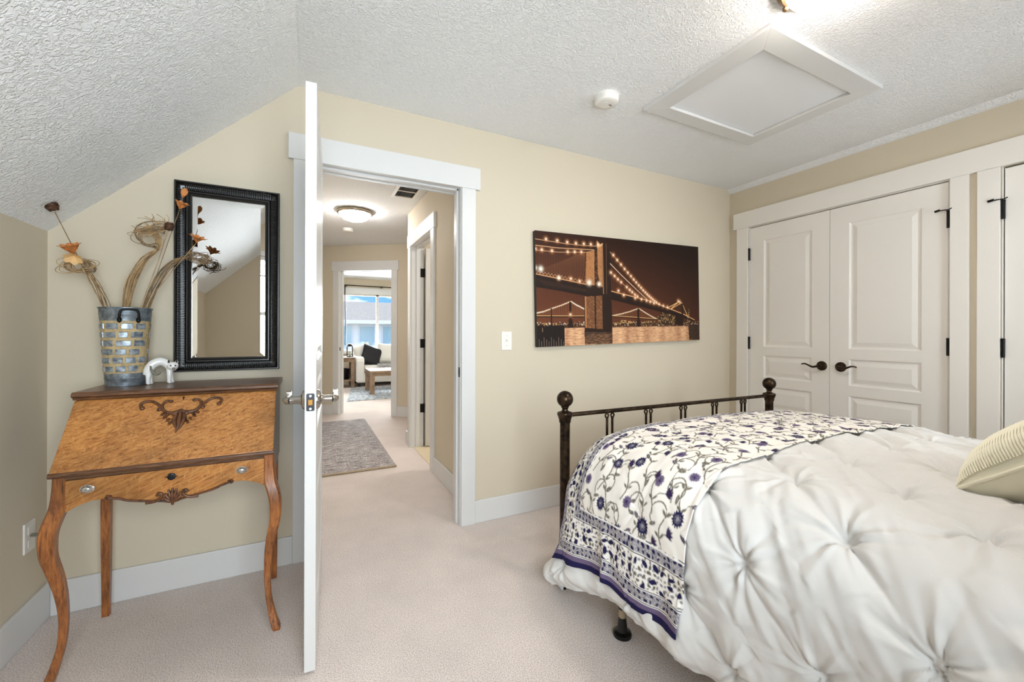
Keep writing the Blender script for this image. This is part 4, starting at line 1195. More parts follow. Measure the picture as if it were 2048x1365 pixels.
bunch('thick bunch of tan reeds knotted and fanned out above the vase', [(-0.672, 2.215, 1.15), (-0.664, 2.215, 1.27), (-0.645, 2.215, 1.39), (-0.602, 2.21, 1.475)], (-0.562, 2.205, 1.520), (-0.598, 2.20, 1.545), 30, 8, 1.2, 0.044, 0.020, jitter=0.010, wild=0.8, drift=(0.03, 0.095))
bunch('loose bunch of fine reeds arching over to the mirror', [(-0.625, 2.215, 1.15), (-0.604, 2.22, 1.27), (-0.560, 2.225, 1.40), (-0.515, 2.23, 1.475)], (-0.470, 2.235, 1.500), (-0.432, 2.235, 1.512), 16, 12, 1.3, 0.034, 0.014, 'reed_dark', wild=0.9, drift=(0.02, -0.02))

# ------------------------------------------------------------------ white cat figurine
cat = thing('cat_figurine', 'small white ceramic cat with an arched back beside the vase', 'figurine', (-0.545, 2.185, VZ))
def catp(p):      # local x along the body (tail to head), y towards the back wall
    return (-0.552 + p.x * 0.94 - p.y * 0.25, 2.205 + p.x * 0.30 + p.y * 0.95, VZ + p.z)
cb = MB()
spine = spline([(-0.040, 0, 0.040), (-0.036, 0, 0.062), (-0.022, 0, 0.084), (0.0, 0, 0.094), (0.020, 0, 0.086), (0.034, 0, 0.066)], 5)
cb.tube(spine, [0.0150 + 0.003 * sin(pi * i / (len(spine) - 1)) for i in range(len(spine))], 14)
for (x, y) in ((-0.038, -0.010), (-0.030, 0.012), (0.030, -0.010), (0.040, 0.010)):
    top = (-0.036, y * 0.6, 0.045) if x < 0 else (0.032, y * 0.6, 0.066)
    cb.tube([top, ((x + top[0]) / 2, y, 0.034), (x, y, 0.012), (x, y - 0.001, 0.004)], [0.0125, 0.0095, 0.0070, 0.0075], 12)
    cb.ell((x + 0.002, y - 0.005, 0.0055), (0.0075, 0.010, 0.0055), 12, 8)
cb.ell((0.042, -0.016, 0.074), (0.0200, 0.0180, 0.0185), 18, 12)
cb.ell((0.044, -0.031, 0.064), (0.0110, 0.010, 0.0095), 14, 10)
for sx in (-1, 1):
    cb.lathe([(0.0065, 0.0), (0.0035, 0.009), (0.0006, 0.015)], (0.042 + sx * 0.0135, -0.014, 0.087), 10)
cbo = build(cb.xf(catp), 'body', 'glaze_white', cat, smooth=70)
rm = cbo.modifiers.new('remesh', 'REMESH'); rm.mode = 'VOXEL'; rm.voxel_size = 0.0014; rm.use_smooth_shade = True
sm = cbo.modifiers.new('smooth', 'SMOOTH'); sm.iterations = 5; sm.factor = 0.5
for sx in (-1, 1):
    build(MB().ell((0.0425 + sx * 0.0075, -0.0330, 0.0765), (0.0028, 0.0022, 0.0030), 10, 8).xf(catp), 'eye', 'glaze_black', cat, smooth=70)
    build(MB().lathe([(0.0042, 0.0), (0.0022, 0.0075), (0.0004, 0.0125)], (0.042 + sx * 0.0135, -0.0178, 0.0885), 10).xf(catp), 'ear_lining', 'glaze_black', cat, smooth=60)
build(MB().ell((0.0445, -0.0400, 0.0640), (0.0065, 0.0032, 0.0058), 12, 8).xf(catp), 'nose', 'glaze_grey', cat, smooth=70)
tl = spline([(-0.030, -0.016, 0.078), (-0.028, -0.020, 0.062), (-0.020, -0.021, 0.048), (-0.008, -0.021, 0.043), (0.0, -0.021, 0.050), (-0.004, -0.021, 0.056)], 5)
build(MB().tube(tl, [0.0030 + 0.0025 * sin(pi * i / (len(tl) - 1)) for i in range(len(tl))], 10).xf(catp), 'tail', 'glaze_grey', cat, smooth=70)
# ------------------------------------------------------------------ a tiny painter for flat prints
class Paint:
    def __init__(s, w, h, res, bg):
        s.nx, s.ny, s.res = int(round(w / res)) + 1, int(round(h / res)) + 1, res
        s.a = np.empty((s.nx, s.ny, 3)); s.a[:] = bg
    def win(s, x0, x1, y0, y1):
        i0, i1 = max(0, int(x0 / s.res) - 1), min(s.nx, int(x1 / s.res) + 3)
        j0, j1 = max(0, int(y0 / s.res) - 1), min(s.ny, int(y1 / s.res) + 3)
        if i0 >= i1 or j0 >= j1: return None
        X, Y = np.meshgrid(np.arange(i0, i1) * s.res, np.arange(j0, j1) * s.res, indexing='ij')
        return (slice(i0, i1), slice(j0, j1)), X, Y
    def blend(s, sl, m, col):
        m = np.clip(m, 0, 1)[..., None]
        s.a[sl] = s.a[sl] * (1 - m) + np.array(col) * m
    def sd(s, sl, d, col, soft=1.0, al=1.0):
        s.blend(sl, al * (0.5 - d / (s.res * soft)), col)
    def ell(s, cx, cy, rx, ry, ang, col, al=1.0):
        r = max(rx, ry)
        q = s.win(cx - r, cx + r, cy - r, cy + r)
        if q is None: return
        sl, X, Y = q
        u = (X - cx) * cos(ang) + (Y - cy) * sin(ang); v = -(X - cx) * sin(ang) + (Y - cy) * cos(ang)
        s.sd(sl, (np.sqrt((u / rx) ** 2 + (v / ry) ** 2) - 1) * min(rx, ry), col, 1, al)
    def line(s, pts, w, col, al=1.0):
        for (x0, y0), (x1, y1) in zip(pts[:-1], pts[1:]):
            q = s.win(min(x0, x1) - w, max(x0, x1) + w, min(y0, y1) - w, max(y0, y1) + w)
            if q is None: continue
            sl, X, Y = q
            dx, dy = x1 - x0, y1 - y0
            t_ = np.clip(((X - x0) * dx + (Y - y0) * dy) / (dx * dx + dy * dy + 1e-12), 0, 1)
            s.sd(sl, np.hypot(X - x0 - t_ * dx, Y - y0 - t_ * dy) - w / 2, col, 1, al)
    def poly(s, pts, col, al=1.0):
        xs = [p[0] for p in pts]; ys = [p[1] for p in pts]
        q = s.win(min(xs), max(xs), min(ys), max(ys))
        if q is None: return
        sl, X, Y = q
        ins = np.zeros(X.shape, bool)
        n_ = len(pts)
        for i in range(n_):
            (x0, y0), (x1, y1) = pts[i], pts[(i + 1) % n_]
            if y0 == y1: continue
            ins ^= ((y0 > Y) != (y1 > Y)) & (X < (x1 - x0) * (Y - y0) / (y1 - y0) + x0)
        s.blend(sl, ins * al, col)
    def glow(s, cx, cy, r, col, al=1.0):
        q = s.win(cx - 3 * r, cx + 3 * r, cy - 3 * r, cy + 3 * r)
        if q is None: return
        sl, X, Y = q
        s.blend(sl, al * np.exp(-((X - cx) ** 2 + (Y - cy) ** 2) / (r * r)), col)
    def rosette(s, cx, cy, R_, n_, col, cc, ph=0.0):
        q = s.win(cx - R_ * 1.3, cx + R_ * 1.3, cy - R_ * 1.3, cy + R_ * 1.3)
        if q is None: return
        sl, X, Y = q
        r = np.hypot(X - cx, Y - cy); th_ = np.arctan2(Y - cy, X - cx)
        s.sd(sl, r - R_ * (1 + 0.13 * np.cos(n_ * th_ + ph)), col)
        s.blend(sl, np.clip((R_ * 0.62 - r) / s.res, 0, 1) * (0.5 + 0.5 * np.cos(n_ * th_ + ph)) * 0.65, cc)
        s.sd(sl, r - R_ * 0.22, cc)

def paint_mesh(name, P, cols, m, parent=None, **k):
    """grid of points [nu, nv, 3] with one colour per point"""
    nu, nv = P.shape[:2]
    o0 = ORG[parent.name] if parent is not None else np.array([P[..., 0].mean(), P[..., 1].mean(), P[..., 2].min()])
    me = bpy.data.meshes.new(name)
    V = (P - o0).reshape(-1, 3)
    idx = np.arange(nu * nv).reshape(nu, nv)
    F = np.stack([idx[:-1, :-1], idx[1:, :-1], idx[1:, 1:], idx[:-1, 1:]], -1).reshape(-1, 4)
    me.vertices.add(len(V)); me.vertices.foreach_set('co', V.astype(np.float32).ravel())
    me.loops.add(F.size); me.loops.foreach_set('vertex_index', F.astype(np.int32).ravel())
    me.polygons.add(len(F)); me.polygons.foreach_set('loop_start', (np.arange(len(F)) * 4).astype(np.int32))
    me.polygons.foreach_set('loop_total', np.full(len(F), 4, np.int32))
    me.polygons.foreach_set('use_smooth', np.ones(len(F), bool))
    me.update(calc_edges=True)
    if cols is not None:
        at = me.attributes.new('print', 'FLOAT_COLOR', 'POINT')
        c4 = np.concatenate([cols.reshape(-1, 3), np.ones((nu * nv, 1))], 1)
        at.data.foreach_set('color', c4.astype(np.float32).ravel())
    me.materials.append(MATS[m])
    o = bpy.data.objects.new(name, me)
    C.objects.link(o)
    if parent is not None: o.parent = parent
    else: o.location = o0
    ORG[o.name] = o0
    return props(o, **k)

# ------------------------------------------------------------------ canvas print of a bridge at night
PW, PH = 1.55, 0.768
# design points are given on a 1852 x 1365 sheet and squared up to the canvas
src = [(182, 112), (1742, 268), (1748, 1168), (182, 1235)]
dst = [(0, 0), (PW, 0), (PW, PH), (0, PH)]
A_ = []; b_ = []
for (x, y), (u, v) in zip(src, dst):
    A_.append([x, y, 1, 0, 0, 0, -u * x, -u * y]); b_.append(u)
    A_.append([0, 0, 0, x, y, 1, -v * x, -v * y]); b_.append(v)
hm = np.append(np.linalg.solve(np.array(A_, float), np.array(b_, float)), 1).reshape(3, 3)
def q_(x, y):
    w3 = hm @ np.array([x, y, 1.0]); return (w3[0] / w3[2], w3[1] / w3[2])
def qs(*pts):
    return [q_(*p) for p in pts]
pic = Paint(PW, PH, 0.0028, (0, 0, 0))
X, Y = np.meshgrid(np.arange(pic.nx) * pic.res / PW, np.arange(pic.ny) * pic.res / PH, indexing='ij')
dk, lt = np.array(lin(30, 17, 12)), np.array(lin(116, 64, 40))
g = np.clip(0.15 + 0.75 * Y + 0.30 * (0.5 - X), 0, 1)[..., None] ** 1.6
g = g * np.clip(1.15 - 0.55 * np.clip(X - 0.55, 0, 1)[..., None] * 2, 0, 1)
pic.a[:] = dk * (1 - g) + lt * g
rng = np.random.default_rng(4)
LC, GOLD, WARM = lin(255, 246, 226), lin(248, 196, 128), lin(196, 128, 78)
# water with long reflections
wt = q_(800, 1040)[1]
j0 = int(wt / pic.res)
nzx = np.interp(np.arange(pic.nx), np.arange(0, pic.nx + 12, 12), rng.random(len(np.arange(0, pic.nx + 12, 12))))
nzr = rng.random((pic.nx, pic.ny - j0))
for _ in range(6):
    nzr = (nzr + np.roll(nzr, 1, 0) + np.roll(nzr, -1, 0) + np.roll(nzr, 2, 0)) / 4
nzr = (nzr - nzr.mean()) / (nzr.std() + 1e-9)
wa_, wb_ = np.array(lin(146, 88, 58)), np.array(lin(244, 196, 150))
f_ = np.clip(0.45 + 0.55 * (nzx[:, None] - 0.4) + 0.16 * nzr, 0, 1)[..., None]
pic.a[:, j0:] = wa_ * (1 - f_) + wb_ * f_
# shoreline and skyline lights
pic.poly(qs((182, 1000), (900, 1000), (1748, 985), (1748, 1030), (900, 1045), (182, 1050)), lin(70, 42, 28), 0.9)
for _ in range(260):
    x = rng.uniform(182, 1740); y = rng.normal(1010, 10)
    pic.glow(*q_(x, y), 0.003, GOLD if rng.random() < .6 else LC, 0.8)
for (x0, x1, y0) in ((1345, 1400, 930), (1372, 1425, 895), (1420, 1470, 915), (1465, 1510, 925), (1620, 1650, 870), (985, 1040, 975), (1060, 1120, 985), (1190, 1320, 985)):
    pic.poly(qs((x0, y0), (x1, y0), (x1, 1015), (x0, 1015)), lin(60, 40, 28))
    for _ in range(26):
        pic.glow(*q_(rng.uniform(x0, x1), rng.uniform(y0, 1005)), 0.0026, GOLD, 0.9)
# far suspension bridge
for pts in (((182, 905), (250, 890), (330, 860), (420, 830), (505, 795)), ((515, 795), (560, 825), (600, 845), (640, 868)),
            ((912, 930), (1000, 912), (1080, 890), (1155, 862)), ((1170, 865), (1230, 905), (1290, 940), (1340, 965))):
    pic.line(qs(*pts), 0.0045, GOLD)
    for (xa, ya), (xb, yb) in zip(pts[:-1], pts[1:]):
        for k in range(5):
            x = xa + (xb - xa) * k / 5; y = ya + (yb - ya) * k / 5
            pic.line(qs((x, y), (x, 938 + max(0, x - 905) * 0.07)), 0.0016, lin(176, 118, 78), 0.7)
            pic.glow(*q_(x, y), 0.004, LC, 0.9)
pic.line(qs((182, 938), (640, 940)), 0.010, lin(44, 26, 18)); pic.line(qs((182, 930), (640, 932)), 0.003, GOLD)
pic.line(qs((905, 936), (1345, 968)), 0.009, lin(44, 26, 18)); pic.line(qs((905, 930), (1345, 962)), 0.003, GOLD)
for (x0, x1, y0) in ((496, 516, 795), (316, 328, 860), (1150, 1169, 866)):
    pic.poly(qs((x0, y0), (x1, y0), (x1, 1040), (x0, 1040)), lin(40, 24, 17))
pic.poly(qs((490, 960), (520, 960), (535, 1045), (475, 1045)), lin(40, 24, 17)); pic.poly(qs((1145, 970), (1172, 970), (1180, 1030), (1135, 1030)), lin(40, 24, 17))
# hanger fan of the near span
for k in range(34):
    x = 190 + k * 15.5
    pic.line(qs((x, 262 + (x - 182) * 0.07), (x, 505 + (x - 182) * 0.225)), 0.0016, lin(150, 96, 66), 0.55)
for k in range(16):
    pic.line(qs((690, 300 + k * 2), (190 + k * 30, 510 + k * 8)), 0.0014, lin(164, 108, 74), 0.6)
for k in range(14):
    x = 905 + k * 24
    pic.line(qs((x, 440 + (x - 895) * 0.98), (x, 690 + (x - 905) * 0.29)), 0.0014, lin(130, 84, 58), 0.45)
# deck
pic.poly(qs((182, 535), (500, 600), (815, 668), (815, 722), (640, 738), (400, 690), (182, 655)), lin(38, 24, 18))
for k in range(26):
    x = 190 + k * 24
    pic.line(qs((x, 575 + k * 5.2), (x + 90, 640 + k * 4)), 0.0018, lin(92, 60, 42), 0.5)
pic.poly(qs((900, 700), (1270, 795), (1450, 862), (1590, 920), (1700, 975), (1700, 985), (1580, 950), (1300, 875), (900, 775)), lin(38, 24, 18))
pic.line(qs((182, 528), (500, 594), (815, 662)), 0.006, lin(214, 158, 110)); pic.line(qs((900, 694), (1270, 788), (1590, 915), (1700, 972)), 0.006, lin(226, 170, 118))
for k in range(20):
    x = 190 + k * 32
    pic.line(qs((x, 520 + k * 6.6), (x + 16, 500 + k * 6.6), (x + 32, 526 + k * 6.6)), 0.0024, lin(224, 172, 124), 0.8)
# tower
STONE, STONE2, DARK = lin(176, 120, 76), lin(118, 76, 48), lin(42, 27, 20)
pic.poly(qs((655, 312), (822, 236), (862, 240), (898, 292), (905, 1090), (640, 1085), (640, 740), (664, 738)), DARK)
pic.poly(qs((668, 318), (745, 300), (742, 640), (655, 625)), STONE); pic.poly(qs((772, 282), (818, 262), (818, 655), (800, 650), (772, 520)), STONE)
pic.poly(qs((746, 330), (770, 315), (772, 640), (744, 640)), lin(54, 34, 24))
pic.poly(qs((660, 745), (738, 742), (738, 1055), (660, 1050)), STONE2); pic.poly(qs((752, 742), (812, 735), (812, 1060), (752, 1058)), STONE2)
pic.poly(qs((644, 745), (660, 745), (660, 1050), (644, 1045)), STONE)
for _ in range(900):
    x = rng.uniform(660, 812); y = rng.uniform(300, 1050)
    if 640 < y < 742 or 738 < x < 752: continue
    pic.ell(*q_(x, y), 0.004, 0.0018, 0, lin(70, 44, 30) if rng.random() < .6 else lin(206, 150, 100), 0.45)
pic.line(qs((822, 240), (826, 720)), 0.004, lin(206, 152, 104)); pic.line(qs((858, 240), (856, 720)), 0.003, lin(150, 104, 72), 0.7)
pic.poly(qs((770, 210), (800, 245), (830, 232), (815, 262), (772, 282)), lin(226, 178, 130), 0.9)
# cables and lamps
CAB = lin(216, 168, 124)
pic.line(qs((182, 193), (300, 212), (480, 240), (640, 256), (790, 264)), 0.0034, CAB); pic.line(qs((182, 254), (400, 280), (740, 298)), 0.0045, CAB); pic.line(qs((182, 300), (400, 320), (680, 322)), 0.003, CAB)
pic.line(qs((895, 318), (960, 392), (1060, 515), (1200, 680), (1330, 802), (1460, 868)), 0.0034, CAB); pic.line(qs((895, 430), (1000, 540), (1240, 772)), 0.0045, lin(236, 206, 176)); pic.line(qs((895, 510), (1000, 612), (1160, 752)), 0.003, CAB)
pic.line(qs((1440, 858), (1545, 800), (1470, 868)), 0.005, GOLD); pic.line(qs((1470, 870), (1580, 805), (1640, 955)), 0.004, GOLD)
pic.poly(qs((1578, 812), (1590, 815), (1592, 1025), (1510, 1022), (1512, 925), (1576, 935)), lin(40, 25, 18))
lamps = [(285, 195), (392, 210), (487, 225), (570, 235), (645, 240), (712, 245), (780, 250), (182, 288), (243, 297), (340, 307), (490, 317), (557, 317), (620, 318),
         (926, 348), (962, 395), (998, 438), (1032, 480), (1062, 516), (1092, 550), (1118, 582), (1142, 610), (1166, 638), (1188, 662), (1208, 686), (1228, 706), (1247, 726), (1265, 743), (1283, 760), (1300, 775), (1318, 790), (1336, 803),
         (900, 515), (935, 548), (966, 580), (997, 608), (1050, 655), (1078, 682), (1102, 703), (1128, 728), (1152, 745), (970, 690), (1020, 732), (1130, 760), (1190, 772), (1240, 785), (1275, 797), (1310, 810), (1360, 820), (1400, 836), (1440, 850), (400, 568), (515, 574), (598, 598), (690, 615), (785, 628), (1545, 790), (505, 920), (1560, 800)]
for (x, y) in lamps:
    u, v = q_(x, y)
    pic.glow(u, v, 0.016, lin(232, 150, 86), 0.55); pic.glow(u, v, 0.0075, LC, 1.0)
for (x, y, r) in ((230, 480, 0.017), (175, 470, 0.014), (690, 612, 0.018), (785, 625, 0.014), (402, 565, 0.012)):
    pic.glow(*q_(x, y), r, LC, 1.0)
# dark reflections, right bank and timber piles
pic.poly(qs((636, 1075), (905, 1062), (905, 1200), (640, 1210)), lin(40, 26, 20), 0.92)
for _ in range(120):
    x, y = rng.uniform(645, 900), rng.uniform(1110, 1205)
    pic.ell(*q_(x, y), 0.010, 0.0016, -0.05, lin(170, 118, 84), 0.5)
pic.poly(qs((1640, 1022), (1748, 1018), (1748, 1168), (1648, 1166)), lin(34, 25, 21), 0.94)
for k in range(12):
    x = 165 + k * 23.5
    if 330 < x < 350: continue
    pic.poly(qs((x, 1022 + 6 * (k % 2)), (x + 22, 1022), (x + 24, 1240), (x - 1, 1240)), lin(30, 22, 19))
    pic.line(qs((x + 12, 1140 + 20 * (k % 3)), (x + 12, 1232)), 0.0022, lin(190, 160, 140), 0.6)
canvas = thing('canvas_print', 'wide canvas print of a lit suspension bridge at night', 'picture', (2.122, D - 0.017, 1.488))
cr_ = rad(1.55)
def cpt(u, v, d):
    x, z = u - PW / 2, PH / 2 - v
    return (2.122 + x * cos(cr_) - z * sin(cr_), D - 0.004 - d, 1.4885 + x * sin(cr_) + z * cos(cr_))
cbx = MB().box(0.0005, PW - 0.0005, 0.0005, PH - 0.0005, 0.0, 0.0285).xf(lambda p: cpt(p.x, p.y, p.z))
build(cbx, 'stretcher', 'black_edge', canvas)
uu = np.arange(pic.nx) / (pic.nx - 1) * PW; vv = np.arange(pic.ny) / (pic.ny - 1) * PH
UU, VV = np.meshgrid(uu, vv, indexing='ij')
xx, zz = UU - PW / 2, PH / 2 - VV
PP = np.stack([2.122 + xx * cos(cr_) - zz * sin(cr_), np.full(xx.shape, D - 0.004 - 0.0292), 1.4885 + xx * sin(cr_) + zz * cos(cr_)], -1)
paint_mesh('print', PP, pic.a, 'printed_canvas', canvas, label='sepia night view of a stone towered bridge')

# ------------------------------------------------------------------ iron bed
bed = thing('bed_frame', 'dark bronze metal bed frame with ball topped footboard posts', 'bed', (1.862, 0.6, 0))
BX0, BX1, BY = 1.082, 2.641, 1.605
prof = [(0.0235, 0.0), (0.0235, 0.757), (0.0275, 0.758), (0.0275, 0.766), (0.0300, 0.776), (0.0350, 0.789), (0.0375, 0.797), (0.0350, 0.804), (0.0240, 0.808), (0.0150, 0.812), (0.0130, 0.820), (0.0180, 0.827), (0.0180, 0.831)]
prof += [(max(0.003, 0.0385 * sin(a)), 0.866 - 0.0385 * cos(a)) for a in [0.50 + (pi - 0.50) * i / 14 for i in range(15)]]
for x, dz in ((BX0, 0.0), (BX1, -0.008)):
    build(MB().lathe([(r, z + (dz if z > 0 else 0)) for r, z in prof], (x, BY, 0), 28), 'post', 'bronze', bed, smooth=32)
build(MB().tube([(BX0 + 0.02, BY, 0.790), (BX1 - 0.02, BY, 0.782)], 0.0105, 12), 'top_rail', 'bronze', bed, smooth=50)
build(MB().tube([(BX0 + 0.02, BY, 0.330), (BX1 - 0.02, BY, 0.330)], 0.0105, 12), 'bottom_rail', 'bronze', bed, smooth=50)
for k in range(5):
    xc = 1.348 + 0.2585 * k
    for sx in (-1, 1):
        x = xc + sx * 0.0165
        zt = 0.790 - 0.008 * (x - BX0) / (BX1 - BX0)
        sp_ = MB().tube([(x, BY, 0.33), (x, BY, zt - 0.030)], 0.0062, 10)
        sp_.tube([(x + sx * 0.001 + 0.0095 * cos(a), BY, zt - 0.0215 + 0.0095 * sin(a)) for a in [2 * pi * i / 16 - 1.2 for i in range(16)]], 0.0042, 8)
        sp_.ell((x, BY, zt - 0.033), (0.0085, 0.0085, 0.005), 10, 6)
        build(sp_, 'spindle', 'bronze', bed, smooth=50)
for x in (1.115, 2.59):
    build(MB().box(x, x + 0.035, -0.45, BY - 0.02, 0.252, 0.256).box(x if x < 2 else x + 0.031, x + 0.004 if x < 2 else x + 0.035, -0.45, BY - 0.02, 0.252, 0.29), 'side_rail', 'rubber_black', bed)
for (x, y) in ((1.100, 1.232), (2.62, 1.232), (1.100, 0.25), (2.62, 0.25)):
    lg = build(MB().lathe([(0.0150, 0.104), (0.0165, 0.110), (0.0165, 0.262)], (x, y, 0), 18), 'support_leg', 'rubber_black', bed, smooth=40)
    build(MB().lathe([(0.0350, 0.0), (0.0365, 0.006), (0.0345, 0.014), (0.0220, 0.020), (0.0200, 0.026), (0.0150, 0.068), (0.0140, 0.072)], (x, y, 0), 24), 'glide', 'rubber_black', lg, smooth=35)
    build(MB().lathe([(0.0145, 0.072), (0.0145, 0.098), (0.0125, 0.104)], (x, y, 0), 18), 'collar', 'tan_collar', lg, smooth=35)
for x in (1.10, 2.62):
    build(MB().lathe([(0.0235, 0.0), (0.0235, 1.05), (0.036, 1.09), (0.003, 1.16)], (x, -0.50, 0), 20), 'headboard_post', 'bronze', bed, smooth=35)
for z in (0.35, 0.70, 1.03):
    build(MB().tube([(1.10, -0.50, z), (2.62, -0.50, z)], 0.0105, 10), 'headboard_rail', 'bronze', bed, smooth=50)
build(MB().box(1.115, 2.625, -0.45, 1.46, 0.258, 0.655), 'mattress', 'mattress_white', bevel=0.06, label='thick mattress buried under the white comforter', cat='mattress')

# ------------------------------------------------------------------ comforter and coverlet
def vnoise(x, y, seed):
    r = np.random.default_rng(seed).random((64, 64))
    xi, yi = np.floor(x).astype(int), np.floor(y).astype(int)
    fx, fy_ = x - xi, y - yi
    fx = fx * fx * (3 - 2 * fx); fy_ = fy_ * fy_ * (3 - 2 * fy_)
    g_ = lambda a, b: r[a % 64, b % 64]
    return ((g_(xi, yi) * (1 - fx) + g_(xi + 1, yi) * fx) * (1 - fy_) + (g_(xi, yi + 1) * (1 - fx) + g_(xi + 1, yi + 1) * fx) * fy_) - 0.5
def sst(x, a, b):
    t_ = np.clip((x - a) / (b - a), 0, 1); return t_ * t_ * (3 - 2 * t_)
XC, S1, RHO, B1, RB = 1.862, 0.600, 0.225, 1.400, 0.145
S2 = S1 + RHO * pi / 2; B2 = B1 + RB * pi / 2
def drape(a, b, curl_from=None):
    """sheet coordinates (a across from the centre line, b along towards the foot) -> points"""
    s_ = np.abs(a); sg = np.sign(a)
    th_ = np.clip((s_ - S1) / RHO, 0, pi / 2)
    hang = np.clip(s_ - S2, 0, None)
    xo = np.minimum(s_, S1) + RHO * np.sin(th_) + 0.04 * hang
    da = RHO * (1 - np.cos(th_)) + hang
    tb = np.clip((b - B1) / RB, 0, pi / 2)
    hb = np.clip(b - B2, 0, None)
    yo = np.minimum(b, B1) + RB * np.sin(tb)
    db = RB * (1 - np.cos(tb)) + hb
    corner = sst(s_, 0.72, 1.05) * sst(b, 1.10, 1.50)
    xo = xo - 0.02 * sst(b, 1.25, 1.6) * sst(s_, 0.5, 0.8) * (1 - sst(s_, 0.9, 1.1))
    z = 0.750 - 0.030 * (np.minimum(s_, 1.0) / 0.7) ** 2 * (s_ < 1.0) - 0.030 * (1 / 0.7) ** 2 * (s_ >= 1.0)
    z = z - 0.018 * sst(b, 0.9, 1.45)
    z = z - da - db * (1 - 0.55 * sst(s_, 0.70, 1.10))
    z = z - 0.03 * corner * 0.5
    return np.stack([XC + sg * xo, yo, np.maximum(z, 0.03)], -1)
def normals(P):
    du = np.gradient(P, axis=0); dv = np.gradient(P, axis=1)
    n_ = np.cross(du, dv)
    n_ /= np.linalg.norm(n_, axis=-1, keepdims=True) + 1e-12
    return n_
# lattice of pinched tucks: rows every 0.30 across, columns every 0.19 along, staggered
CA, CB, A0, B0 = 0.30, 0.19, 0.875, 0.705
def tuck_disp(a, b):
    # left half of the sheet is what the lattice was laid out on
    aa = -a - A0
    k = (b - B0) / CB
    q1 = aa / CA + k * 0.5          # creases along one diagonal
    q2 = aa / CA - k * 0.5
    warp = 0.10 * vnoise(a * 6, b * 6, 3) + 0.05 * vnoise(a * 15, b * 15, 9)
    f1 = np.abs(np.sin(pi * (q1 + warp))); f2 = np.abs(np.sin(pi * (q2 - warp)))
    d1 = np.abs(q1 + warp - np.round(q1 + warp)) / 4.24; d2 = np.abs(q2 - warp - np.round(q2 - warp)) / 4.24
    h = 0.017 * (1 - np.exp(-d1 / 0.026)) + 0.006 * (1 - np.exp(-d2 / 0.030))
    # star wrinkles at the pinches
    n1 = np.round(q1); n2 = np.round(q2)
    pa = (n1 + n2) / 2 * CA; pb = (n1 - n2) * CB
    dx, dy = aa - pa, (b - B0) - pb
    r = np.hypot(dx, dy) + 1e-6; th_ = np.arctan2(dy, dx)
    rot_ = n1 * 1.7 + n2 * 2.9
    star = np.cos(8 * th_ + rot_) * 0.6 + np.cos(13 * th_ - rot_ * 1.3) * 0.4
    h += 0.013 * np.sign(star) * np.abs(star) ** 1.6 * np.exp(-r / 0.085) * (1 - np.exp(-r / 0.012))
    h -= 0.020 * np.exp(-(r / 0.022) ** 2)
    h += 0.006 * np.exp(-(r / 0.007) ** 2)
    # creases of slept-on cotton following the tucks
    u = aa * 0.62 + (b - B0) * 0.78; v = aa * 0.78 - (b - B0) * 0.62
    h += 0.012 * vnoise(u * 24, v * 5, 21) + 0.006 * vnoise(u * 55, v * 12, 22) + 0.016 * vnoise(a * 5, b * 5, 24)
    h += 0.016 * sst(-a, 0.80, 1.1) * vnoise(b * 17 - a * 6, a * 3.0, 27)
    return h
def hem_fold(a, b, P, amt):
    s_ = np.abs(a)
    t_ = np.clip((s_ - S2) / 0.30, 0, 1)
    w_ = np.sin(2 * pi * b / 0.17 + 3 * vnoise(b * 3, b * 0 + 0.5, 31)) * 0.6 + np.sin(2 * pi * b / 0.29 + 1.0) * 0.5
    return amt * t_ * w_

def comf_disp(a, b):
    s_ = np.abs(a)
    damp = 1 - 0.72 * sst(b, 0.86, 0.98) * (1 - sst(s_, 1.14, 1.20))
    h = tuck_disp(a, b) * damp + hem_fold(a, b, None, 0.012) * (1 - 0.4 * sst(b, 0.9, 1.0))
    h = h * (1 - 0.85 * sst(b, B1 + 0.05, B2) * (1 - sst(s_, 0.85, 1.05)))
    return h + 0.045 * sst(s_, 1.06, 1.22) * sst(b, 1.20, 1.50) + 0.012 * sst(s_, 1.06, 1.20)
na = np.concatenate([np.linspace(-1.265, 0.1, 340), np.linspace(0.11, 1.285, 120)])
nb = np.concatenate([np.linspace(-0.44, 0.05, 70)[:-1], np.linspace(0.05, 1.82, 400)])
A2, B2_ = np.meshgrid(na, nb, indexing='ij')
scale = 1 + (0.020 * np.sin(B2_ * 9 + 0.6) - 0.050 * (1 - sst(B2_, 0.70, 1.15))) * sst(np.abs(A2), S2, 1.28)
P = drape(A2 * scale, B2_)
N = normals(P)
hd = comf_disp(A2, B2_)
edge = sst(np.abs(A2), 1.205, 1.265)
P2 = P + N * hd[..., None]
P2[..., 0] += np.sign(-A2) * -0.0 + np.where(A2 < 0, 1, -1) * 0.030 * edge ** 2     # puffy hem rolls back under
P2[..., 2] = np.maximum(P2[..., 2], 0.035)
comf = paint_mesh('comforter', P2, None, 'linen_white', label='white pinch-pleated comforter spread over the bed', cat='comforter')
md = comf.modifiers.new('thick', 'SOLIDIFY'); md.thickness = 0.018; md.offset = -1

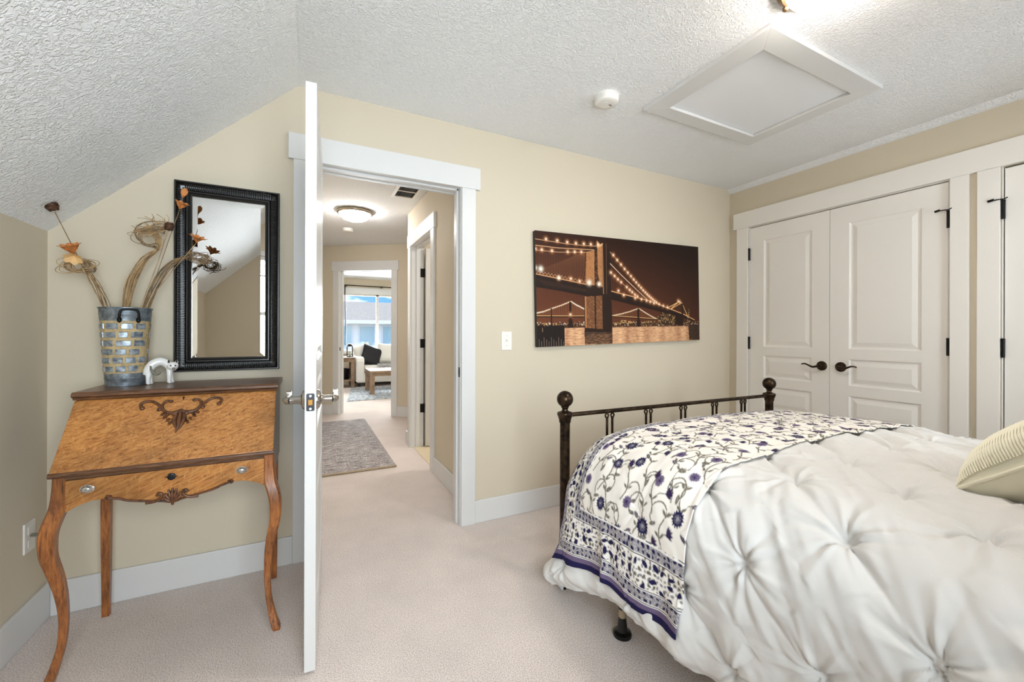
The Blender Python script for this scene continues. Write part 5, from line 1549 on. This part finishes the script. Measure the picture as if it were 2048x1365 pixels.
# printed coverlet across the foot of the bed
QS0, QS1, QB0, QB1 = -1.165, 1.165, 0.868, 1.580
res = 0.0024
qp = Paint(QS1 - QS0, QB1 - QB0, res, lin(246, 240, 232))
NAVY, PLUM, GREY, OLIVE, LAV = lin(34, 30, 72), lin(62, 44, 78), lin(150, 146, 152), lin(112, 106, 92), lin(112, 98, 128)
LW, LB = QS1 - QS0, QB1 - QB0
rng = np.random.default_rng(11)
def vine(x0, y0, L, dirn):
    """stem that climbs from the hem with curls, leaves and blooms; dirn +1 climbs in +x"""
    x, y = x0, y0; pts = []
    n_ = int(L / 0.012); ph = rng.uniform(0, 6)
    for i in range(n_):
        pts.append((x, y)); x += dirn * 0.012; y += 0.0075 * sin(i * 0.42 + ph)
    qp.line(pts, 0.0042, OLIVE)
    for i in range(3, n_ - 1, 5):
        px, py = pts[i]; sg = 1 if (i // 5) % 2 else -1
        kind = rng.integers(0, 4)
        if kind <= 1:      # curl ending in a leaf
            R_ = rng.uniform(0.022, 0.034)
            ar = [(px + dirn * (R_ * sin(t_)) , py + sg * (R_ * (1 - cos(t_))) ) for t_ in np.linspace(0, 4.3, 14)]
            qp.line(ar, 0.0036, OLIVE)
            ex, ey = ar[-1]
            qp.ell(ex, ey, 0.014, 0.0056, rng.uniform(0, 3.1), OLIVE); qp.ell(ex, ey, 0.006, 0.0018, rng.uniform(0, 3.1), GREY)
        else:
            L2 = rng.uniform(0.030, 0.048)
            bxp, byp = px + dirn * L2 * 0.6, py + sg * L2
            qp.line([(px, py), (px + dirn * L2 * 0.5, py + sg * L2 * 0.45), (bxp, byp)], 0.0026, OLIVE)
            if kind == 2:
                qp.ell(bxp, byp, 0.013, 0.0058, math.atan2(sg, 0.6 * dirn), PLUM); qp.ell(bxp, byp, 0.008, 0.002, math.atan2(sg, 0.6 * dirn), GREY)
            else:
                for k in range(5):
                    an = math.atan2(sg, 0.6 * dirn) + (k - 2) * 0.45
                    qp.ell(bxp + 0.011 * cos(an), byp + 0.011 * sin(an), 0.0120, 0.0042, an, NAVY if k % 2 else PLUM)
        for sg2 in (-1, 1):
            qp.ell(px + dirn * 0.008, py + sg2 * 0.011, 0.0095, 0.0036, sg2 * 0.9 * dirn, OLIVE)
row = 0
y = 0.02
while y < LB:
    x = 0.16 + (0.05 if row % 2 else 0.0)
    while x < LW - 0.14:
        vine(x, y + rng.uniform(-0.01, 0.01), 0.125, 1)
        x += 0.138
    y += 0.068; row += 1
row = 0; y = 0.055
while y < LB:
    x = 0.20 + (0.065 if row % 2 else 0.0)
    while x < LW - 0.14:
        px, py = x + rng.uniform(-0.02, 0.02), y + rng.uniform(-0.015, 0.015)
        big = rng.random()
        if big < 0.62:
            qp.rosette(px, py, rng.uniform(0.0195, 0.024), 15, NAVY if rng.random() < .7 else PLUM, GREY, rng.uniform(0, 6))
        else:
            qp.rosette(px, py, 0.017, 19, LAV, NAVY, rng.uniform(0, 6))
        x += 0.118
    y += 0.112; row += 1
# bordered edges: e = distance from the hems (both sides and the foot)
XX, YY = np.meshgrid(np.arange(qp.nx) * res, np.arange(qp.ny) * res, indexing='ij')
e_foot = (LB - YY) * 1.12
e_side = np.minimum(XX, LW - XX)
ed_ = np.minimum(e_side, e_foot)
along = np.where(e_side < e_foot, YY, XX)
bord = Paint(QS1 - QS0, QB1 - QB0, res, lin(246, 242, 236))
BANDW = 0.222
def cellhash(i, j, s_):
    v_ = np.sin(i * 127.1 + j * 311.7 + s_ * 74.7) * 43758.5453
    return v_ - np.floor(v_)
def blobs(e, al_, cell, size, asp, s_):
    ie, ja = np.floor(e / cell), np.floor(al_ / cell)
    ce = (ie + 0.5 + 0.36 * (cellhash(ie, ja, s_) - 0.5)) * cell; ca = (ja + 0.5 + 0.36 * (cellhash(ie, ja, s_ + 1) - 0.5)) * cell
    an = cellhash(ie, ja, s_ + 2) * 3.14
    de, da_ = e - ce, al_ - ca
    u = de * np.cos(an) + da_ * np.sin(an); v = -de * np.sin(an) + da_ * np.cos(an)
    sz = size * (0.75 + 0.5 * cellhash(ie, ja, s_ + 3))
    d = np.sqrt((u / sz) ** 2 + ((v + 0.25 * u * np.abs(u) / sz) / (sz * asp)) ** 2) - 1
    return np.clip(0.5 - d * sz / res, 0, 1)
ba = bord.a
def put(mask, col):
    global ba
    mk = np.clip(mask, 0, 1)[..., None]
    ba = ba * (1 - mk) + np.array(col) * mk
m1 = blobs(ed_, along, 0.0155, 0.0052, 0.62, 1); put(m1 * (cellhash(np.floor(ed_ / 0.0155), np.floor(along / 0.0155), 9) > 0.25), GREY)
m2 = blobs(ed_ + 0.007, along + 0.01, 0.019, 0.0068, 0.6, 4); put(m2 * (cellhash(np.floor((ed_ + 0.007) / 0.019), np.floor((along + 0.01) / 0.019), 19) > 0.42), OLIVE)
m3 = blobs(ed_ + 0.003, along + 0.004, 0.034, 0.0130, 0.60, 7); put(m3 * (cellhash(np.floor((ed_ + 0.003) / 0.034), np.floor((along + 0.004) / 0.034), 29) > 0.30), NAVY)
def band(lo, hi):
    return ((ed_ >= lo) & (ed_ < hi)).astype(float)
speck = cellhash(np.floor(XX / res), np.floor(YY / res), 3)
for lo, hi in ((0.040, 0.074), (0.178, 0.212)):
    bm_ = band(lo, hi)
    gcol = np.array(lin(188, 184, 184)); dcol = np.array(lin(138, 133, 144))
    ba = ba * (1 - bm_[..., None]) + (gcol * (speck[..., None] > 0.42) + dcol * (speck[..., None] <= 0.42)) * bm_[..., None]
    put(bm_ * blobs(ed_ - lo + 0.005, along, 0.0220, 0.0072, 0.60, 40) * ((ed_ - lo) < 0.034), NAVY)
for c_ in (0.0365, 0.0775, 0.1745, 0.2155):
    put(band(c_ - 0.0032, c_ + 0.0032), lin(250, 247, 243)); put(band(c_ - 0.0011, c_ + 0.0011), lin(28, 26, 38))
put(band(0.0165, 0.0335), LAV); put(band(-0.01, 0.0165), NAVY)
inb = (ed_ < BANDW)
qp.a = np.where(inb[..., None], ba, qp.a)
# mesh: fine where the coverlet faces the viewer, coarser on the far side
sa = np.concatenate([np.arange(QS0, 0.25, 0.0027), np.arange(0.25, QS1, 0.006)]); sb = np.arange(QB0, QB1, 0.0026)
QA, QB = np.meshgrid(sa, sb, indexing='ij')
ci = np.clip(((QA - QS0) / res).astype(int), 0, qp.nx - 1); cj = np.clip(((QB - QB0) / res).astype(int), 0, qp.ny - 1)
cols = qp.a[ci, cj]
QP = drape(QA, QB); QN = normals(QP)
qd = 0.018 + 0.22 * tuck_disp(QA, QB) * (1 - sst(QB, B1, B2)) + 0.006 * vnoise(QA * 14, QB * 9, 51) + 0.004 * vnoise(QA * 9, QB * 30, 52)
qd = qd + hem_fold(QA, QB, QP, 0.010) + 0.004
tq = sst(np.abs(QA), S2 - 0.05, 1.17)
qd = qd + tq * (0.004 + 0.012 * np.sin(2 * pi * (QB - 1.0) / 0.36) + 0.020 * np.exp(-((QB - 1.245 + 0.03 * tq) / 0.022) ** 2) - 0.010 * np.exp(-((QB - 1.285) / 0.02) ** 2))
qd = np.maximum(qd, comf_disp(QA, QB) + 0.009)
QP2 = QP + QN * qd[..., None]
QP2[..., 2] -= 0.010 * tq * np.sin(2 * pi * (QB - 0.95) / 0.40)
cov = paint_mesh('coverlet', QP2, cols, 'printed_cotton', label='cream coverlet printed with navy flowers and a bordered edge over the bed foot', cat='coverlet')
md = cov.modifiers.new('thick', 'SOLIDIFY'); md.thickness = 0.003; md.offset = -1

# ------------------------------------------------------------------ throw pillow with a ribbed beaded front
pil = thing('throw_pillow', 'cream throw pillow with rows of beading on the bed', 'pillow', (1.80, 0.30, 0.76))
pw = 0.48
pu = Vector((0.985, -0.17, 0.0)).normalized(); pv = Vector((-0.13, -0.77, 0.62)); pv = (pv - pu * pv.dot(pu)).normalized(); pn = pu.cross(pv) * -1
if pn.z < 0: pn = -pn
pc = Vector((1.570, 0.452, 0.755)) + pu * (pw / 2) + pv * (pw / 2)
def pil_pt(u, v, sgn, th_):
    e = (max(0.0, (1 - u ** 4) * (1 - v ** 4))) ** 0.5
    k1 = 1 - 0.07 * (1 - v * v) * u * u; k2 = 1 - 0.07 * (1 - u * u) * v * v
    return pc + pu * (u * pw / 2 * k1) + pv * (v * pw / 2 * k2) + pn * (sgn * e * th_)
n_ = 41
build(MB().grid([[pil_pt(-1 + 2 * i / 40, -1 + 2 * j / 40, -1, 0.090) for j in range(n_)] for i in range(n_)]), 'pillow_back', 'pillow_back', pil, smooth=70)
build(MB().grid([[pil_pt(-1 + 2 * i / 40, -1 + 2 * j / 40, 1, 0.105) for j in range(n_)] for i in range(n_)]), 'pillow_front', 'pillow_bead', pil, smooth=70)
beads = MB()
random.seed(2)
for k in range(70):
    v = -0.985 + 1.97 * k / 69
    pts = []
    for i in range(40):
        u = -0.985 + 1.97 * i / 39
        vv_ = max(-0.99, min(0.99, v + 0.030 * sin(u * 5 + 1.5 * sin(v * 3)) * (1 - v * v)))
        pts.append(pil_pt(u, vv_, 1, 0.1065 + 0.0006 * ((i + k) % 2)))
    beads.tube(pts, [0.0034 + 0.0009 * ((i * 7 + k * 3) % 3 - 1) for i in range(40)], 5)
build(beads, 'beading', 'pillow_bead', pil, smooth=60, kind='stuff')
pe = MB()
ring = [pil_pt(-1 + 2 * i / 30, -1, 1, 0) for i in range(30)] + [pil_pt(1, -1 + 2 * i / 30, 1, 0) for i in range(30)] + [pil_pt(1 - 2 * i / 30, 1, 1, 0) for i in range(30)] + [pil_pt(-1, 1 - 2 * i / 30, 1, 0) for i in range(31)]
pe.tube(ring, 0.0055, 8)
build(pe, 'piping', 'pillow_bead', pil, smooth=60)
